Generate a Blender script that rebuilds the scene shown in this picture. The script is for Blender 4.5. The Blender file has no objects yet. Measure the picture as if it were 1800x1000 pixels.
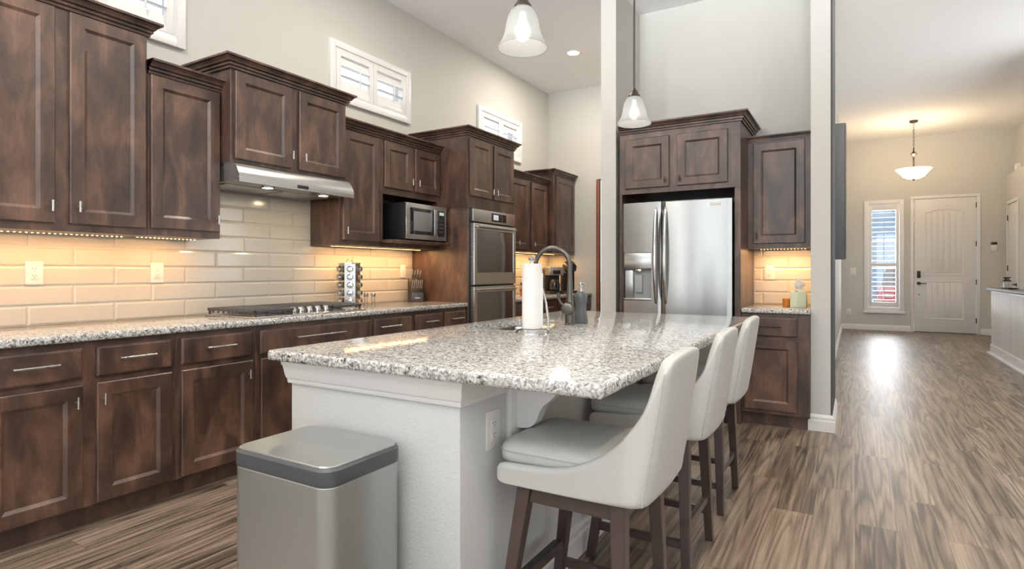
import bpy, bmesh, math, random
from math import sin, cos, pi, radians, sqrt, atan2
from mathutils import Vector, Matrix
random.seed(7)
S = bpy.context.scene
C = S.collection

# ------------------------------------------------------------------ camera
cam_d = bpy.data.cameras.new('camera'); cam = bpy.data.objects.new('camera', cam_d); C.objects.link(cam)
cam.location = (0, 0, 1.2)
cam.rotation_euler = (pi/2, 0, atan2(603, 1018))
cam_d.sensor_width = 36; cam_d.lens = 1018/1800*36
cam_d.shift_y = -23/1800
cam_d.clip_start = 0.05; cam_d.clip_end = 300
S.camera = cam
# ------------------------------------------------------------------ world, exposure
wd = bpy.data.worlds.new('world'); S.world = wd; wd.use_nodes = True
wn = wd.node_tree; wb = wn.nodes['Background']
wb.inputs[0].default_value = (0.86, 0.93, 1.0, 1); wb.inputs[1].default_value = 2.4
vs = S.view_settings
vs.view_transform = 'Standard'; vs.look = 'None'; vs.gamma = 1; vs.use_curve_mapping = False
vs.exposure = -0.52
S.cycles.max_bounces = 10; S.cycles.diffuse_bounces = 6; S.cycles.glossy_bounces = 4
S.cycles.transparent_max_bounces = 12; S.cycles.caustics_reflective = False; S.cycles.caustics_refractive = False
S.cycles.sample_clamp_indirect = 6; S.cycles.use_denoising = True

def area(name, loc, rot, sx, sy, power, col=(1, 1, 1), spread=180):
    l = bpy.data.lights.new(name, 'AREA'); l.shape = 'RECTANGLE'; l.size = sx; l.size_y = sy
    l.energy = power; l.color = col; l.spread = radians(spread)
    o = bpy.data.objects.new(name, l); C.objects.link(o); o.location = loc; o.rotation_euler = rot
    return o
def point(name, loc, power, r=0.03, col=(1, .85, .65)):
    l = bpy.data.lights.new(name, 'POINT'); l.energy = power; l.color = col; l.shadow_soft_size = r
    o = bpy.data.objects.new(name, l); C.objects.link(o); o.location = loc
    return o
DAY = (0.95, 0.98, 1.0)
YR = -6.6; XR = 4.9
P_REAR, P_UP, P_RIGHT, P_RUP, P_SIDE, P_HALL = 26, 200, 25, 85, 80, 50
# tall windows far behind the camera and along the right wall: the sky shines straight in;
# added fill lamps just inside them point upward to brighten the ceiling
REARWIN = [(-3.3, -1.7), (-1.2, .4), (.9, 2.5), (3.0, 4.6)]
for a, b in REARWIN:
    area('window_daylight', ((a+b)/2, YR+.06, 1.65), (radians(92), 0, 0), b-a-.1, 2.9, P_REAR, DAY)
    area('ceiling_fill', ((a+b)/2, YR+.30, 1.25), (radians(120), 0, 0), b-a-.1, 1.6, P_UP, DAY, 50)
ADDED_RIGHTWIN = [(-5.6, -3.4), (-2.6, -.2)]  # unseen windows, added as extra fill from the right
for a, b in ADDED_RIGHTWIN:
    area('window_daylight', (XR-.06, (a+b)/2, 1.55), (radians(92), 0, radians(90)), b-a-.1, 2.1, P_RIGHT, DAY)
    area('ceiling_fill', (XR-.30, (a+b)/2, 1.25), (radians(122), 0, radians(90)), b-a-.1, 1.4, P_RUP, DAY, 55)
ADDED_LEFTWIN = [(-6.2, -5.65), (-5.35, -4.8)]  # unseen windows, added to reflect as bright bands in the fridge
for a, b in ADDED_LEFTWIN:
    area('window_daylight', (-3.66, (a+b)/2, 1.45), (radians(90), 0, radians(-90)), b-a-.1, 2.3, 26, DAY)
# daylight through the entry sidelight and the stair hall window
area('window_daylight', (0.51, 14.16, 1.5), (radians(-90), 0, 0), .46, 1.9, P_SIDE, (0.92, 0.96, 1.0))
area('window_daylight', (XR-.06, 8.6, 1.9), (radians(92), 0, radians(90)), 2.8, 1.9, 80, DAY)
area('ceiling_fill', (XR-.30, 8.6, 1.6), (radians(135), 0, radians(90)), 2.6, 1.2, P_HALL, DAY, 95)  # upward fill lamp, added to lift the hall

# ------------------------------------------------------------------ mesh helpers
class MB:
    def __init__(self): self.bm = bmesh.new()
    def box(self, x0, x1, y0, y1, z0, z1, bev=0, seg=2, mi=0):
        g = bmesh.ops.create_cube(self.bm, size=1)
        for v in g['verts']:
            v.co = Vector(((x0+x1)/2+v.co.x*(x1-x0), (y0+y1)/2+v.co.y*(y1-y0), (z0+z1)/2+v.co.z*(z1-z0)))
        fs = set(f for v in g['verts'] for f in v.link_faces)
        for f in fs: f.material_index = mi
        if bev > 0:
            es = list(set(e for v in g['verts'] for e in v.link_edges))
            r = bmesh.ops.bevel(self.bm, geom=es, offset=bev, segments=seg, profile=.5, affect='EDGES')
            for f in r['faces']: f.material_index = mi
        return self
    def loft(self, loops, closed=True, cap0=True, cap1=True, mi=0, loopback=False):
        vs = [[self.bm.verts.new(p) for p in L] for L in loops]
        n = len(vs[0])
        pairs = list(zip(vs[:-1], vs[1:]))
        if loopback: pairs.append((vs[-1], vs[0]))
        for a, b in pairs:
            for i in range(n if closed else n-1):
                j = (i+1) % n
                f = self.bm.faces.new((a[i], a[j], b[j], b[i])); f.material_index = mi
        if closed and not loopback:
            if cap0: self.bm.faces.new(vs[0][::-1]).material_index = mi
            if cap1: self.bm.faces.new(vs[-1]).material_index = mi
        return self
    def tube(self, pts, r, n=10, mi=0, closed=False):
        P = [Vector(p) for p in pts]; m = len(P)
        rs = r if isinstance(r, (list, tuple)) else [r]*m
        loops = []; up = None
        for i in range(m):
            if closed: t = (P[(i+1) % m]-P[i-1]).normalized()
            else: t = (P[min(i+1, m-1)]-P[max(i-1, 0)]).normalized()
            if up is None:
                up = Vector((0, 0, 1)) if abs(t.z) < .9 else Vector((1, 0, 0))
            a = (up - t*up.dot(t)).normalized(); b = t.cross(a); up = a
            loops.append([P[i]+(a*cos(2*pi*k/n)+b*sin(2*pi*k/n))*rs[i] for k in range(n)])
        return self.loft(loops, mi=mi, loopback=closed)
    def cyl(self, p0, p1, r0, r1=None, n=16, mi=0):
        return self.tube([p0, p1], [r0, r0 if r1 is None else r1], n, mi)
    def lathe(self, prof, c=(0, 0, 0), n=32, mi=0, ax='z'):
        loops = []
        for r, z in prof:
            r = max(r, 1e-4)
            L = []
            for k in range(n):
                a = 2*pi*k/n
                if ax == 'z': L.append((c[0]+r*cos(a), c[1]+r*sin(a), c[2]+z))
                elif ax == 'y': L.append((c[0]+r*cos(a), c[1]+z, c[2]+r*sin(a)))
                else: L.append((c[0]+z, c[1]+r*cos(a), c[2]+r*sin(a)))
            loops.append(L)
        return self.loft(loops, mi=mi)
    def prism(self, poly, a0, a1, plane='xz', mi=0):
        def P(p, a):
            if plane == 'xz': return (p[0], a, p[1])
            if plane == 'yz': return (a, p[0], p[1])
            return (p[0], p[1], a)
        return self.loft([[P(p, a0) for p in poly], [P(p, a1) for p in poly]], mi=mi)
    def beam(self, p0, p1, w0, w1=None, mi=0, d0=None, d1=None):
        w1 = w0 if w1 is None else w1
        d0 = w0 if d0 is None else d0; d1 = w1 if d1 is None else d1
        p0 = Vector(p0); p1 = Vector(p1); t = (p1-p0).normalized()
        up = Vector((0, 1, 0)) if abs(t.z) > .7 else Vector((0, 0, 1))
        a = up.cross(t).normalized(); b = t.cross(a).normalized()
        if abs(t.z) > .7:      # legs keep flat level ends
            a = Vector((1, 0, 0)); b = Vector((0, 1, 0))
        L = []
        for p, w, d in ((p0, w0, d0), (p1, w1, d1)):
            L.append([p+a*w/2*sx+b*d/2*sy for sx, sy in ((-1, -1), (1, -1), (1, 1), (-1, 1))])
        return self.loft(L, mi=mi)
    def build(self, name, mats, parent=None, smooth=True, ang=32, bev=0):
        bm = self.bm
        bmesh.ops.recalc_face_normals(bm, faces=bm.faces[:])
        if bev > 0:
            es = [e for e in bm.edges if len(e.link_faces) == 2 and e.calc_face_angle(0) > radians(40)]
            bmesh.ops.bevel(bm, geom=es, offset=bev, segments=2, profile=.5, affect='EDGES')
        if smooth:
            for f in bm.faces: f.smooth = True
            for e in bm.edges:
                e.smooth = len(e.link_faces) == 2 and e.calc_face_angle(0) < radians(ang)
        me = bpy.data.meshes.new(name); bm.to_mesh(me); bm.free()
        for m in (mats if isinstance(mats, (list, tuple)) else [mats]): me.materials.append(m)
        o = bpy.data.objects.new(name, me); C.objects.link(o)
        if parent: o.parent = parent
        return o
def tag(o, label, cat, group=None):
    o['label'] = label; o['category'] = cat
    if group: o['group'] = group
    return o
def thing(name, label, cat, loc=(0, 0, 0), rz=0, group=None):
    o = bpy.data.objects.new(name, None); C.objects.link(o); o.empty_display_size = .1
    o.location = loc; o.rotation_euler = (0, 0, rz)
    return tag(o, label, cat, group)
def struct(o): o['kind'] = 'structure'; return o
def sroot(name, loc=(0, 0, 0), rz=0):
    o = bpy.data.objects.new(name, None); C.objects.link(o); o.location = loc; o.rotation_euler = (0, 0, rz)
    o['kind'] = 'structure'; return o
def copy_tree(o, parent=None):
    c = o.copy(); C.objects.link(c)
    if parent: c.parent = parent
    for ch in list(o.children): copy_tree(ch, c)
    return c
def rrect(x0, x1, y0, y1, r, n=5):
    out = []
    for cx, cy, a0 in ((x1-r, y0+r, -pi/2), (x1-r, y1-r, 0), (x0+r, y1-r, pi/2), (x0+r, y0+r, pi)):
        for k in range(n+1):
            a = a0+pi/2*k/n; out.append((cx+r*cos(a), cy+r*sin(a)))
    return out

# ------------------------------------------------------------------ materials
def nmat(name):
    m = bpy.data.materials.new(name); m.use_nodes = True
    return m, m.node_tree, m.node_tree.nodes['Principled BSDF']
def mat(name, col, rough=.5, metal=0, spec=.5, coat=0, bump=0, bscale=60, aniso=0):
    m, t, p = nmat(name)
    p.inputs['Base Color'].default_value = (*col, 1); p.inputs['Roughness'].default_value = rough
    p.inputs['Metallic'].default_value = metal; p.inputs['Specular IOR Level'].default_value = spec
    p.inputs['Coat Weight'].default_value = coat; p.inputs['Coat Roughness'].default_value = .08
    n = t.nodes.new('ShaderNodeTexNoise'); n.inputs['Scale'].default_value = bscale; n.inputs['Detail'].default_value = 3
    tc = t.nodes.new('ShaderNodeTexCoord'); t.links.new(tc.outputs['Object'], n.inputs['Vector'])
    # a faint unevenness in gloss keeps the surface from looking computed
    mr = t.nodes.new('ShaderNodeMapRange'); mr.inputs['To Min'].default_value = max(rough-.03, 0); mr.inputs['To Max'].default_value = rough+.03
    t.links.new(n.outputs['Fac'], mr.inputs['Value']); t.links.new(mr.outputs['Result'], p.inputs['Roughness'])
    if bump:
        b = t.nodes.new('ShaderNodeBump'); b.inputs['Strength'].default_value = bump; b.inputs['Distance'].default_value = .004
        t.links.new(n.outputs['Fac'], b.inputs['Height']); t.links.new(b.outputs['Normal'], p.inputs['Normal'])
    return m
def emis(name, col, st):
    m, t, p = nmat(name)
    p.inputs['Base Color'].default_value = (*col, 1)
    p.inputs['Emission Color'].default_value = (*col, 1); p.inputs['Emission Strength'].default_value = st
    return m
def ramp(t, stops):
    r = t.nodes.new('ShaderNodeValToRGB'); e = r.color_ramp.elements
    while len(e) < len(stops): e.new(.5)
    for k, (pos, col) in enumerate(stops):
        e[k].position = pos; e[k].color = (*col, 1)
    return r

def wood_stain():
    m, t, p = nmat('espresso_stained_wood')
    N = t.nodes.new; L = t.links.new
    tc = N('ShaderNodeTexCoord'); oi = N('ShaderNodeObjectInfo')
    ad = N('ShaderNodeVectorMath'); ad.operation = 'MULTIPLY_ADD'
    cmb = N('ShaderNodeCombineXYZ')
    for k in range(3): L(oi.outputs['Random'], cmb.inputs[k])
    L(cmb.outputs[0], ad.inputs[0]); ad.inputs[1].default_value = (17, 9, 23); L(tc.outputs['Object'], ad.inputs[2])
    mp = N('ShaderNodeMapping'); mp.inputs['Scale'].default_value = (1, 1, .38); L(ad.outputs[0], mp.inputs['Vector'])
    n1 = N('ShaderNodeTexNoise'); n1.inputs['Scale'].default_value = 8.5; n1.inputs['Detail'].default_value = 5; n1.inputs['Roughness'].default_value = .6; n1.inputs['Distortion'].default_value = .5
    L(mp.outputs[0], n1.inputs['Vector'])
    mp2 = N('ShaderNodeMapping'); mp2.inputs['Scale'].default_value = (1, 1, .05); L(ad.outputs[0], mp2.inputs['Vector'])
    n2 = N('ShaderNodeTexNoise'); n2.inputs['Scale'].default_value = 120; n2.inputs['Detail'].default_value = 3; L(mp2.outputs[0], n2.inputs['Vector'])
    r = ramp(t, [(.30, (.020, .0098, .0066)), (.48, (.060, .0295, .0188)), (.70, (.155, .081, .052))])
    L(n1.outputs['Fac'], r.inputs[0])
    mx = N('ShaderNodeMix'); mx.data_type = 'RGBA'; mx.blend_type = 'OVERLAY'; mx.inputs[0].default_value = .34
    L(r.outputs[0], mx.inputs[6]); L(n2.outputs['Fac'], mx.inputs[7]); L(mx.outputs[2], p.inputs['Base Color'])
    p.inputs['Roughness'].default_value = .42; p.inputs['Specular IOR Level'].default_value = .6; p.inputs['Coat Weight'].default_value = .45; p.inputs['Coat Roughness'].default_value = .30
    b = N('ShaderNodeBump'); b.inputs['Strength'].default_value = .06; b.inputs['Distance'].default_value = .002
    L(n2.outputs['Fac'], b.inputs['Height']); L(b.outputs[0], p.inputs['Normal'])
    return m
def granite():
    m, t, p = nmat('speckled_granite')
    N = t.nodes.new; L = t.links.new
    tc = N('ShaderNodeTexCoord')
    nz = N('ShaderNodeTexNoise'); nz.inputs['Scale'].default_value = 45; nz.inputs['Detail'].default_value = 3; L(tc.outputs['Object'], nz.inputs['Vector'])
    mv = N('ShaderNodeVectorMath'); mv.operation = 'MULTIPLY_ADD'; mv.inputs[1].default_value = (.018,)*3
    L(nz.outputs['Color'], mv.inputs[0]); L(tc.outputs['Object'], mv.inputs[2])
    v1 = N('ShaderNodeTexVoronoi'); v1.inputs['Scale'].default_value = 155; L(mv.outputs[0], v1.inputs['Vector'])
    v2 = N('ShaderNodeTexVoronoi'); v2.inputs['Scale'].default_value = 88; L(mv.outputs[0], v2.inputs['Vector'])
    s1 = N('ShaderNodeSeparateColor'); L(v1.outputs['Color'], s1.inputs[0])
    s2 = N('ShaderNodeSeparateColor'); L(v2.outputs['Color'], s2.inputs[0])
    r1 = ramp(t, [(0, (.020, .021, .023)), (.17, (.11, .11, .11)), (.31, (.30, .295, .285)), (.52, (.52, .51, .485)), (.72, (.76, .755, .74))])
    r1.color_ramp.interpolation = 'CONSTANT'; L(s1.outputs[0], r1.inputs[0])
    r2 = ramp(t, [(0, (.06, .06, .06)), (.09, (.38, .365, .34)), (.36, (.64, .63, .61)), (.62, (.80, .795, .78))])
    r2.color_ramp.interpolation = 'CONSTANT'; L(s2.outputs[0], r2.inputs[0])
    mx = N('ShaderNodeMix'); mx.data_type = 'RGBA'; mx.blend_type = 'MIX'; mx.inputs[0].default_value = .34
    L(r1.outputs[0], mx.inputs[6]); L(r2.outputs[0], mx.inputs[7]); L(mx.outputs[2], p.inputs['Base Color'])
    p.inputs['Roughness'].default_value = .10; p.inputs['Specular IOR Level'].default_value = .6
    return m
def plank_floor():
    m, t, p = nmat('vinyl_plank_floor')
    N = t.nodes.new; L = t.links.new
    tc = N('ShaderNodeTexCoord')
    sp = N('ShaderNodeSeparateXYZ'); L(tc.outputs['Object'], sp.inputs[0])
    cb = N('ShaderNodeCombineXYZ'); L(sp.outputs['Y'], cb.inputs['X']); L(sp.outputs['X'], cb.inputs['Y'])
    br = N('ShaderNodeTexBrick'); br.offset = .37; br.offset_frequency = 2; br.squash = 1
    br.inputs['Scale'].default_value = 1; br.inputs['Brick Width'].default_value = 1.22; br.inputs['Row Height'].default_value = .178
    br.inputs['Mortar Size'].default_value = .0012; br.inputs['Mortar Smooth'].default_value = .3; br.inputs['Bias'].default_value = 0
    br.inputs['Color1'].default_value = (0, 0, 0, 1); br.inputs['Color2'].default_value = (1, 1, 1, 1); br.inputs['Mortar'].default_value = (.5, .5, .5, 1)
    L(cb.outputs[0], br.inputs['Vector'])
    # each plank shifts its own figure
    ma = N('ShaderNodeVectorMath'); ma.operation = 'MULTIPLY_ADD'; ma.inputs[1].default_value = (13.0, 7.0, 5.0)
    L(br.outputs['Color'], ma.inputs[0]); L(tc.outputs['Object'], ma.inputs[2])
    mp = N('ShaderNodeMapping'); mp.inputs['Scale'].default_value = (1, .05, 1); L(ma.outputs[0], mp.inputs['Vector'])
    n1 = N('ShaderNodeTexNoise'); n1.inputs['Scale'].default_value = 8; n1.inputs['Detail'].default_value = 2.5; n1.inputs['Roughness'].default_value = .45; n1.inputs['Distortion'].default_value = .22
    L(mp.outputs[0], n1.inputs['Vector'])
    # flame rings: a sine of the slow noise
    ml = N('ShaderNodeMath'); ml.operation = 'MULTIPLY'; ml.inputs[1].default_value = 62; L(n1.outputs['Fac'], ml.inputs[0])
    sn = N('ShaderNodeMath'); sn.operation = 'SINE'; L(ml.outputs[0], sn.inputs[0])
    m01 = N('ShaderNodeMapRange'); m01.inputs['From Min'].default_value = -1; m01.inputs['From Max'].default_value = 1; L(sn.outputs[0], m01.inputs['Value'])
    pw = N('ShaderNodeMath'); pw.operation = 'POWER'; pw.inputs[1].default_value = .55; L(m01.outputs[0], pw.inputs[0])
    mp2 = N('ShaderNodeMapping'); mp2.inputs['Scale'].default_value = (1, .03, 1); L(ma.outputs[0], mp2.inputs['Vector'])
    n2 = N('ShaderNodeTexNoise'); n2.inputs['Scale'].default_value = 120; n2.inputs['Detail'].default_value = 4; L(mp2.outputs[0], n2.inputs['Vector'])
    n3 = N('ShaderNodeTexNoise'); n3.inputs['Scale'].default_value = 9; n3.inputs['Detail'].default_value = 2; L(mp.outputs[0], n3.inputs['Vector'])
    a1 = N('ShaderNodeMath'); a1.operation = 'MULTIPLY_ADD'; a1.inputs[1].default_value = .22; L(pw.outputs[0], a1.inputs[0])
    a2 = N('ShaderNodeMath'); a2.operation = 'MULTIPLY_ADD'; a2.inputs[1].default_value = .50; L(n2.outputs['Fac'], a2.inputs[0])
    a3 = N('ShaderNodeMath'); a3.operation = 'MULTIPLY_ADD'; a3.inputs[1].default_value = .45; L(n3.outputs['Fac'], a3.inputs[0])
    a4 = N('ShaderNodeMath'); a4.operation = 'MULTIPLY'; a4.inputs[1].default_value = .10
    sc = N('ShaderNodeSeparateColor'); L(br.outputs['Color'], sc.inputs[0]); L(sc.outputs[0], a4.inputs[0])
    L(a4.outputs[0], a3.inputs[2]); L(a3.outputs[0], a2.inputs[2]); L(a2.outputs[0], a1.inputs[2])
    r = ramp(t, [(.45, (.026, .017, .011)), (.58, (.105, .073, .050)), (.74, (.225, .168, .122)), (.93, (.38, .30, .228))])
    L(a1.outputs[0], r.inputs[0])
    mm = N('ShaderNodeMix'); mm.data_type = 'RGBA'; mm.blend_type = 'MULTIPLY'
    mk = N('ShaderNodeMath'); mk.operation = 'MULTIPLY'; mk.inputs[1].default_value = .55; L(br.outputs['Fac'], mk.inputs[0])
    L(mk.outputs[0], mm.inputs[0]); L(r.outputs[0], mm.inputs[6]); mm.inputs[7].default_value = (.2, .16, .13, 1)
    L(mm.outputs[2], p.inputs['Base Color'])
    rr = N('ShaderNodeMapRange'); rr.inputs['To Min'].default_value = .42; rr.inputs['To Max'].default_value = .54; p.inputs['Coat Weight'].default_value = .45; p.inputs['Coat Roughness'].default_value = .38
    L(n2.outputs['Fac'], rr.inputs['Value']); L(rr.outputs[0], p.inputs['Roughness'])
    b = N('ShaderNodeBump'); b.inputs['Strength'].default_value = .12; b.inputs['Distance'].default_value = .002
    L(a1.outputs[0], b.inputs['Height']); L(b.outputs[0], p.inputs['Normal'])
    return m
def brushed(name, col=(.62, .62, .61), rough=.26, axis=(1, 1, .01), scale=160, amt=.10, aniso=.55, arot=0.0):
    m, t, p = nmat(name)
    N = t.nodes.new; L = t.links.new
    tc = N('ShaderNodeTexCoord'); mp = N('ShaderNodeMapping'); mp.inputs['Scale'].default_value = axis; L(tc.outputs['Object'], mp.inputs['Vector'])
    n = N('ShaderNodeTexNoise'); n.inputs['Scale'].default_value = scale; n.inputs['Detail'].default_value = 3; L(mp.outputs[0], n.inputs['Vector'])
    mr = N('ShaderNodeMapRange'); mr.inputs['To Min'].default_value = rough-amt/2; mr.inputs['To Max'].default_value = rough+amt/2
    L(n.outputs['Fac'], mr.inputs['Value']); L(mr.outputs[0], p.inputs['Roughness'])
    p.inputs['Base Color'].default_value = (*col, 1); p.inputs['Metallic'].default_value = 1
    p.inputs['Anisotropic'].default_value = aniso; p.inputs['Anisotropic Rotation'].default_value = arot
    return m
def glass_mat(name, tint=(1, 1, 1), refl=.08, rough=.0):
    m = bpy.data.materials.new(name); m.use_nodes = True; t = m.node_tree; t.nodes.clear()
    o = t.nodes.new('ShaderNodeOutputMaterial'); mx = t.nodes.new('ShaderNodeMixShader'); mx.inputs[0].default_value = refl
    tr = t.nodes.new('ShaderNodeBsdfTransparent'); tr.inputs[0].default_value = (*tint, 1)
    gl = t.nodes.new('ShaderNodeBsdfGlossy'); gl.inputs['Roughness'].default_value = rough
    t.links.new(tr.outputs[0], mx.inputs[1]); t.links.new(gl.outputs[0], mx.inputs[2]); t.links.new(mx.outputs[0], o.inputs[0])
    return m
def frosted(name, col, em):
    m = bpy.data.materials.new(name); m.use_nodes = True; t = m.node_tree; t.nodes.clear()
    N = t.nodes.new; L = t.links.new
    o = N('ShaderNodeOutputMaterial'); ad = N('ShaderNodeAddShader'); mx = N('ShaderNodeMixShader'); mx.inputs[0].default_value = .5
    d = N('ShaderNodeBsdfDiffuse'); d.inputs[0].default_value = (*col, 1)
    tr = N('ShaderNodeBsdfTranslucent'); tr.inputs[0].default_value = (*col, 1)
    tp = N('ShaderNodeBsdfTransparent'); tp.inputs[0].default_value = (*col, 1)
    mx2 = N('ShaderNodeMixShader'); mx2.inputs[0].default_value = .38
    nz = N('ShaderNodeTexNoise'); nz.inputs['Scale'].default_value = 22; nz.inputs['Detail'].default_value = 3; nz.inputs['Distortion'].default_value = 1.5
    tc = N('ShaderNodeTexCoord'); L(tc.outputs['Object'], nz.inputs['Vector'])
    mr = N('ShaderNodeMapRange'); mr.inputs['To Min'].default_value = em*.8; mr.inputs['To Max'].default_value = em*1.2; L(nz.outputs['Fac'], mr.inputs['Value'])
    e = N('ShaderNodeEmission'); e.inputs[0].default_value = (*col, 1); L(mr.outputs[0], e.inputs[1])
    L(d.outputs[0], mx.inputs[1]); L(tr.outputs[0], mx.inputs[2])
    L(mx.outputs[0], mx2.inputs[1]); L(tp.outputs[0], mx2.inputs[2])
    L(mx2.outputs[0], ad.inputs[0]); L(e.outputs[0], ad.inputs[1]); L(ad.outputs[0], o.inputs[0])
    return m

WOOD = wood_stain(); GRAN = granite(); FLOOR = plank_floor()
WALL = mat('greige_wall_paint', (.61, .605, .575), .75, bump=.25, bscale=140)
WALLI = mat('grey_textured_drywall', (.60, .61, .60), .7, bump=.35, bscale=120)
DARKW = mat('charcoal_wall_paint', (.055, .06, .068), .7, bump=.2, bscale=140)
CEIL = mat('ceiling_paint', (.87, .868, .865), .85, bump=.5, bscale=60)
TRIM = mat('white_trim_paint', (.80, .80, .79), .35)
SHUT = mat('white_shutter_paint', (.82, .83, .84), .4)
DARKSLAT = mat('louver_painted_shade', (.30, .32, .35), .45)  # backlit shade is put into the grey of the slats
STEEL = brushed('brushed_steel_vertical', (.56, .575, .57), .34, axis=(1, 1, .008))
STEELH = brushed('brushed_steel_horizontal', axis=(.008, .008, 1))
CHROME = mat('polished_chrome', (.66, .66, .65), .16, 1)
NICKEL = mat('brushed_nickel', (.60, .59, .57), .28, 1)
BRONZE = mat('oil_rubbed_bronze', (.075, .062, .052), .38, .8)
GUNM = mat('gunmetal_faucet', (.13, .12, .11), .34, .9)
BLACK = mat('black_plastic', (.016, .016, .018), .35)
BGLASS = mat('black_glass', (.012, .012, .014), .04, 0, .8)
OVGLASS = mat('oven_door_glass', (.24, .24, .235), .07, .85)
TRASHS = mat('satin_steel', (.42, .435, .425), .30, .75)
FRST = brushed('refrigerator_steel', (.49, .50, .50), .22, axis=(1, 1, .008), amt=.04, aniso=.9, arot=.25)
GREYP = mat('grey_plastic', (.06, .063, .067), .38)
MIDG = mat('mid_grey_plastic', (.36, .37, .37), .4)
IRON = mat('cast_iron_grate', (.06, .06, .062), .5)
WHITEP = mat('white_plastic', (.80, .79, .76), .35)
PAPER = mat('paper_towel', (.86, .86, .86), .9, bump=.4, bscale=220)
LEATH = mat('pale_grey_leather', (.56, .565, .54), .42, bump=.12, bscale=260)
PIPING = mat('leather_seam', (.50, .50, .47), .5)
LEGW = mat('dark_walnut_leg', (.050, .032, .027), .33, coat=.3)
TILE = mat('cream_ceramic_tile', (.56, .54, .485), .14, 0, .6)
GROUT = mat('pale_grout', (.66, .62, .55), .85)
DOORW = mat('reddish_wood_door', (.22, .085, .045), .4)
CAPM = mat('grey_painted_cap', (.13, .13, .135), .5)
GLASS = glass_mat('window_glass')
JAR = glass_mat('clear_jar_glass', (.86, .88, .86), .14)
SHADE = frosted('alabaster_glass', (.62, .63, .63), .02)
SHADEW = frosted('warm_alabaster_glass', (1.0, .86, .66), .75)
BULB = emis('lit_bulb', (1, .97, .92), 8)
LEDM = emis('warm_led', (1, .62, .26), 12)
CANL = emis('recessed_lamp', (1, .93, .80), 9)
HOODL = emis('hood_lamp', (1, .80, .52), 16)
SCREEN = emis('display_glow', (.62, .68, .70), .5)
# ------------------------------------------------------------------ room shell
XL = -3.72; YE = 7.29; ZC = 3.70; ZE = 3.88; YD = 14.0; YA = 5.50
XS0, XS1 = -1.950, -1.81      # pantry stub wall
XP0, XP1 = -.289, -.145       # pillar wall
struct(MB().box(XL-.2, XR+.2, YR-.2, YD+.2, -.12, 0).build('floor', FLOOR, smooth=False))
XH = -.245; YB = YA+.14       # the hall wall steps back behind the pillar
struct(MB().box(XL-.2, XP1, YR-.2, YB, ZC, ZC+.3).box(XL-.2, XH-.02, YB, YE+.2, ZC, ZC+.3).build('ceiling', CEIL, smooth=False))
struct(MB().box(XP1, XR+.2, YR-.2, YB, ZE, ZE+.12).box(XH-.02, XR+.2, YB, YD+.2, ZE, ZE+.12).build('ceiling', CEIL, smooth=False))
def holed_wall(name, a0, a1, z0, z1, holes, put, m=WALL):
    """holes: (a,b,zlo,zhi) sorted along the wall; put(mb,a,b,zlo,zhi) adds one block"""
    mb = MB(); cur = a0
    for (a, b, zl, zh) in holes:
        if a > cur: put(mb, cur, a, z0, z1)
        if zl > z0: put(mb, a, b, z0, zl)
        if zh < z1: put(mb, a, b, zh, z1)
        cur = b
    put(mb, cur, a1, z0, z1)
    return struct(mb.build(name, m, smooth=False))
TR = [(1.13, 2.13, 2.62, 3.12), (3.32, 4.32, 2.62, 3.12), (5.49, 6.49, 2.59, 3.11)]
def putX(x0, x1): return lambda mb, a, b, zl, zh: mb.box(x0, x1, a, b, zl, zh)
def putY(y0, y1): return lambda mb, a, b, zl, zh: mb.box(a, b, y0, y1, zl, zh)
holed_wall('wall_left', YR-.2, YE+.2, 0, ZC, [(a, b, .25, 2.65) for a, b in ADDED_LEFTWIN]+[(a+.05, b-.05, zl+.05, zh-.05) for a, b, zl, zh in TR], putX(XL-.16, XL))
holed_wall('wall_end', XL, XS1, 0, ZC, [(-2.992, -2.13, 0, 2.44)], putY(YE, YE+.14))
struct(MB().box(XS0, XS1, 4.85, YE, 0, ZC).build('wall_pantry', WALL, smooth=False))
struct(MB().box(XS1, XP0, YA, YA+.14, 0, ZC).build('wall_alcove', WALL, smooth=False))
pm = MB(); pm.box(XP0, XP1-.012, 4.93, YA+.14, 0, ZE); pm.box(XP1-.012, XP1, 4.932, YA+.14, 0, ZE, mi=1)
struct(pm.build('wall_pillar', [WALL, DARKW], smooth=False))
XH = -.245
struct(MB().box(XH-.13, XH, YA+.14, YD, 0, ZE).build('wall_hall', WALL, smooth=False))
SL = (.162, .844, .35, 2.645)
holed_wall('wall_entry', XP0, XR, 0, ZE, [(SL[0]+.07, SL[1]-.07, SL[2]+.09, SL[3]-.09), (1.005, 1.995, 0, 2.632)], putY(YD, YD+.16))
holed_wall('wall_right', YR, YD, 0, ZE, [(a, b, .5, 2.6) for a, b in ADDED_RIGHTWIN]+[(7.2, 10.0, .95, 2.85)], putX(XR, XR+.15))
holed_wall('wall_rear', XL, XR, 0, ZE, [(a, b, .15, 3.15) for a, b in REARWIN], putY(YR-.15, YR))
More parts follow.
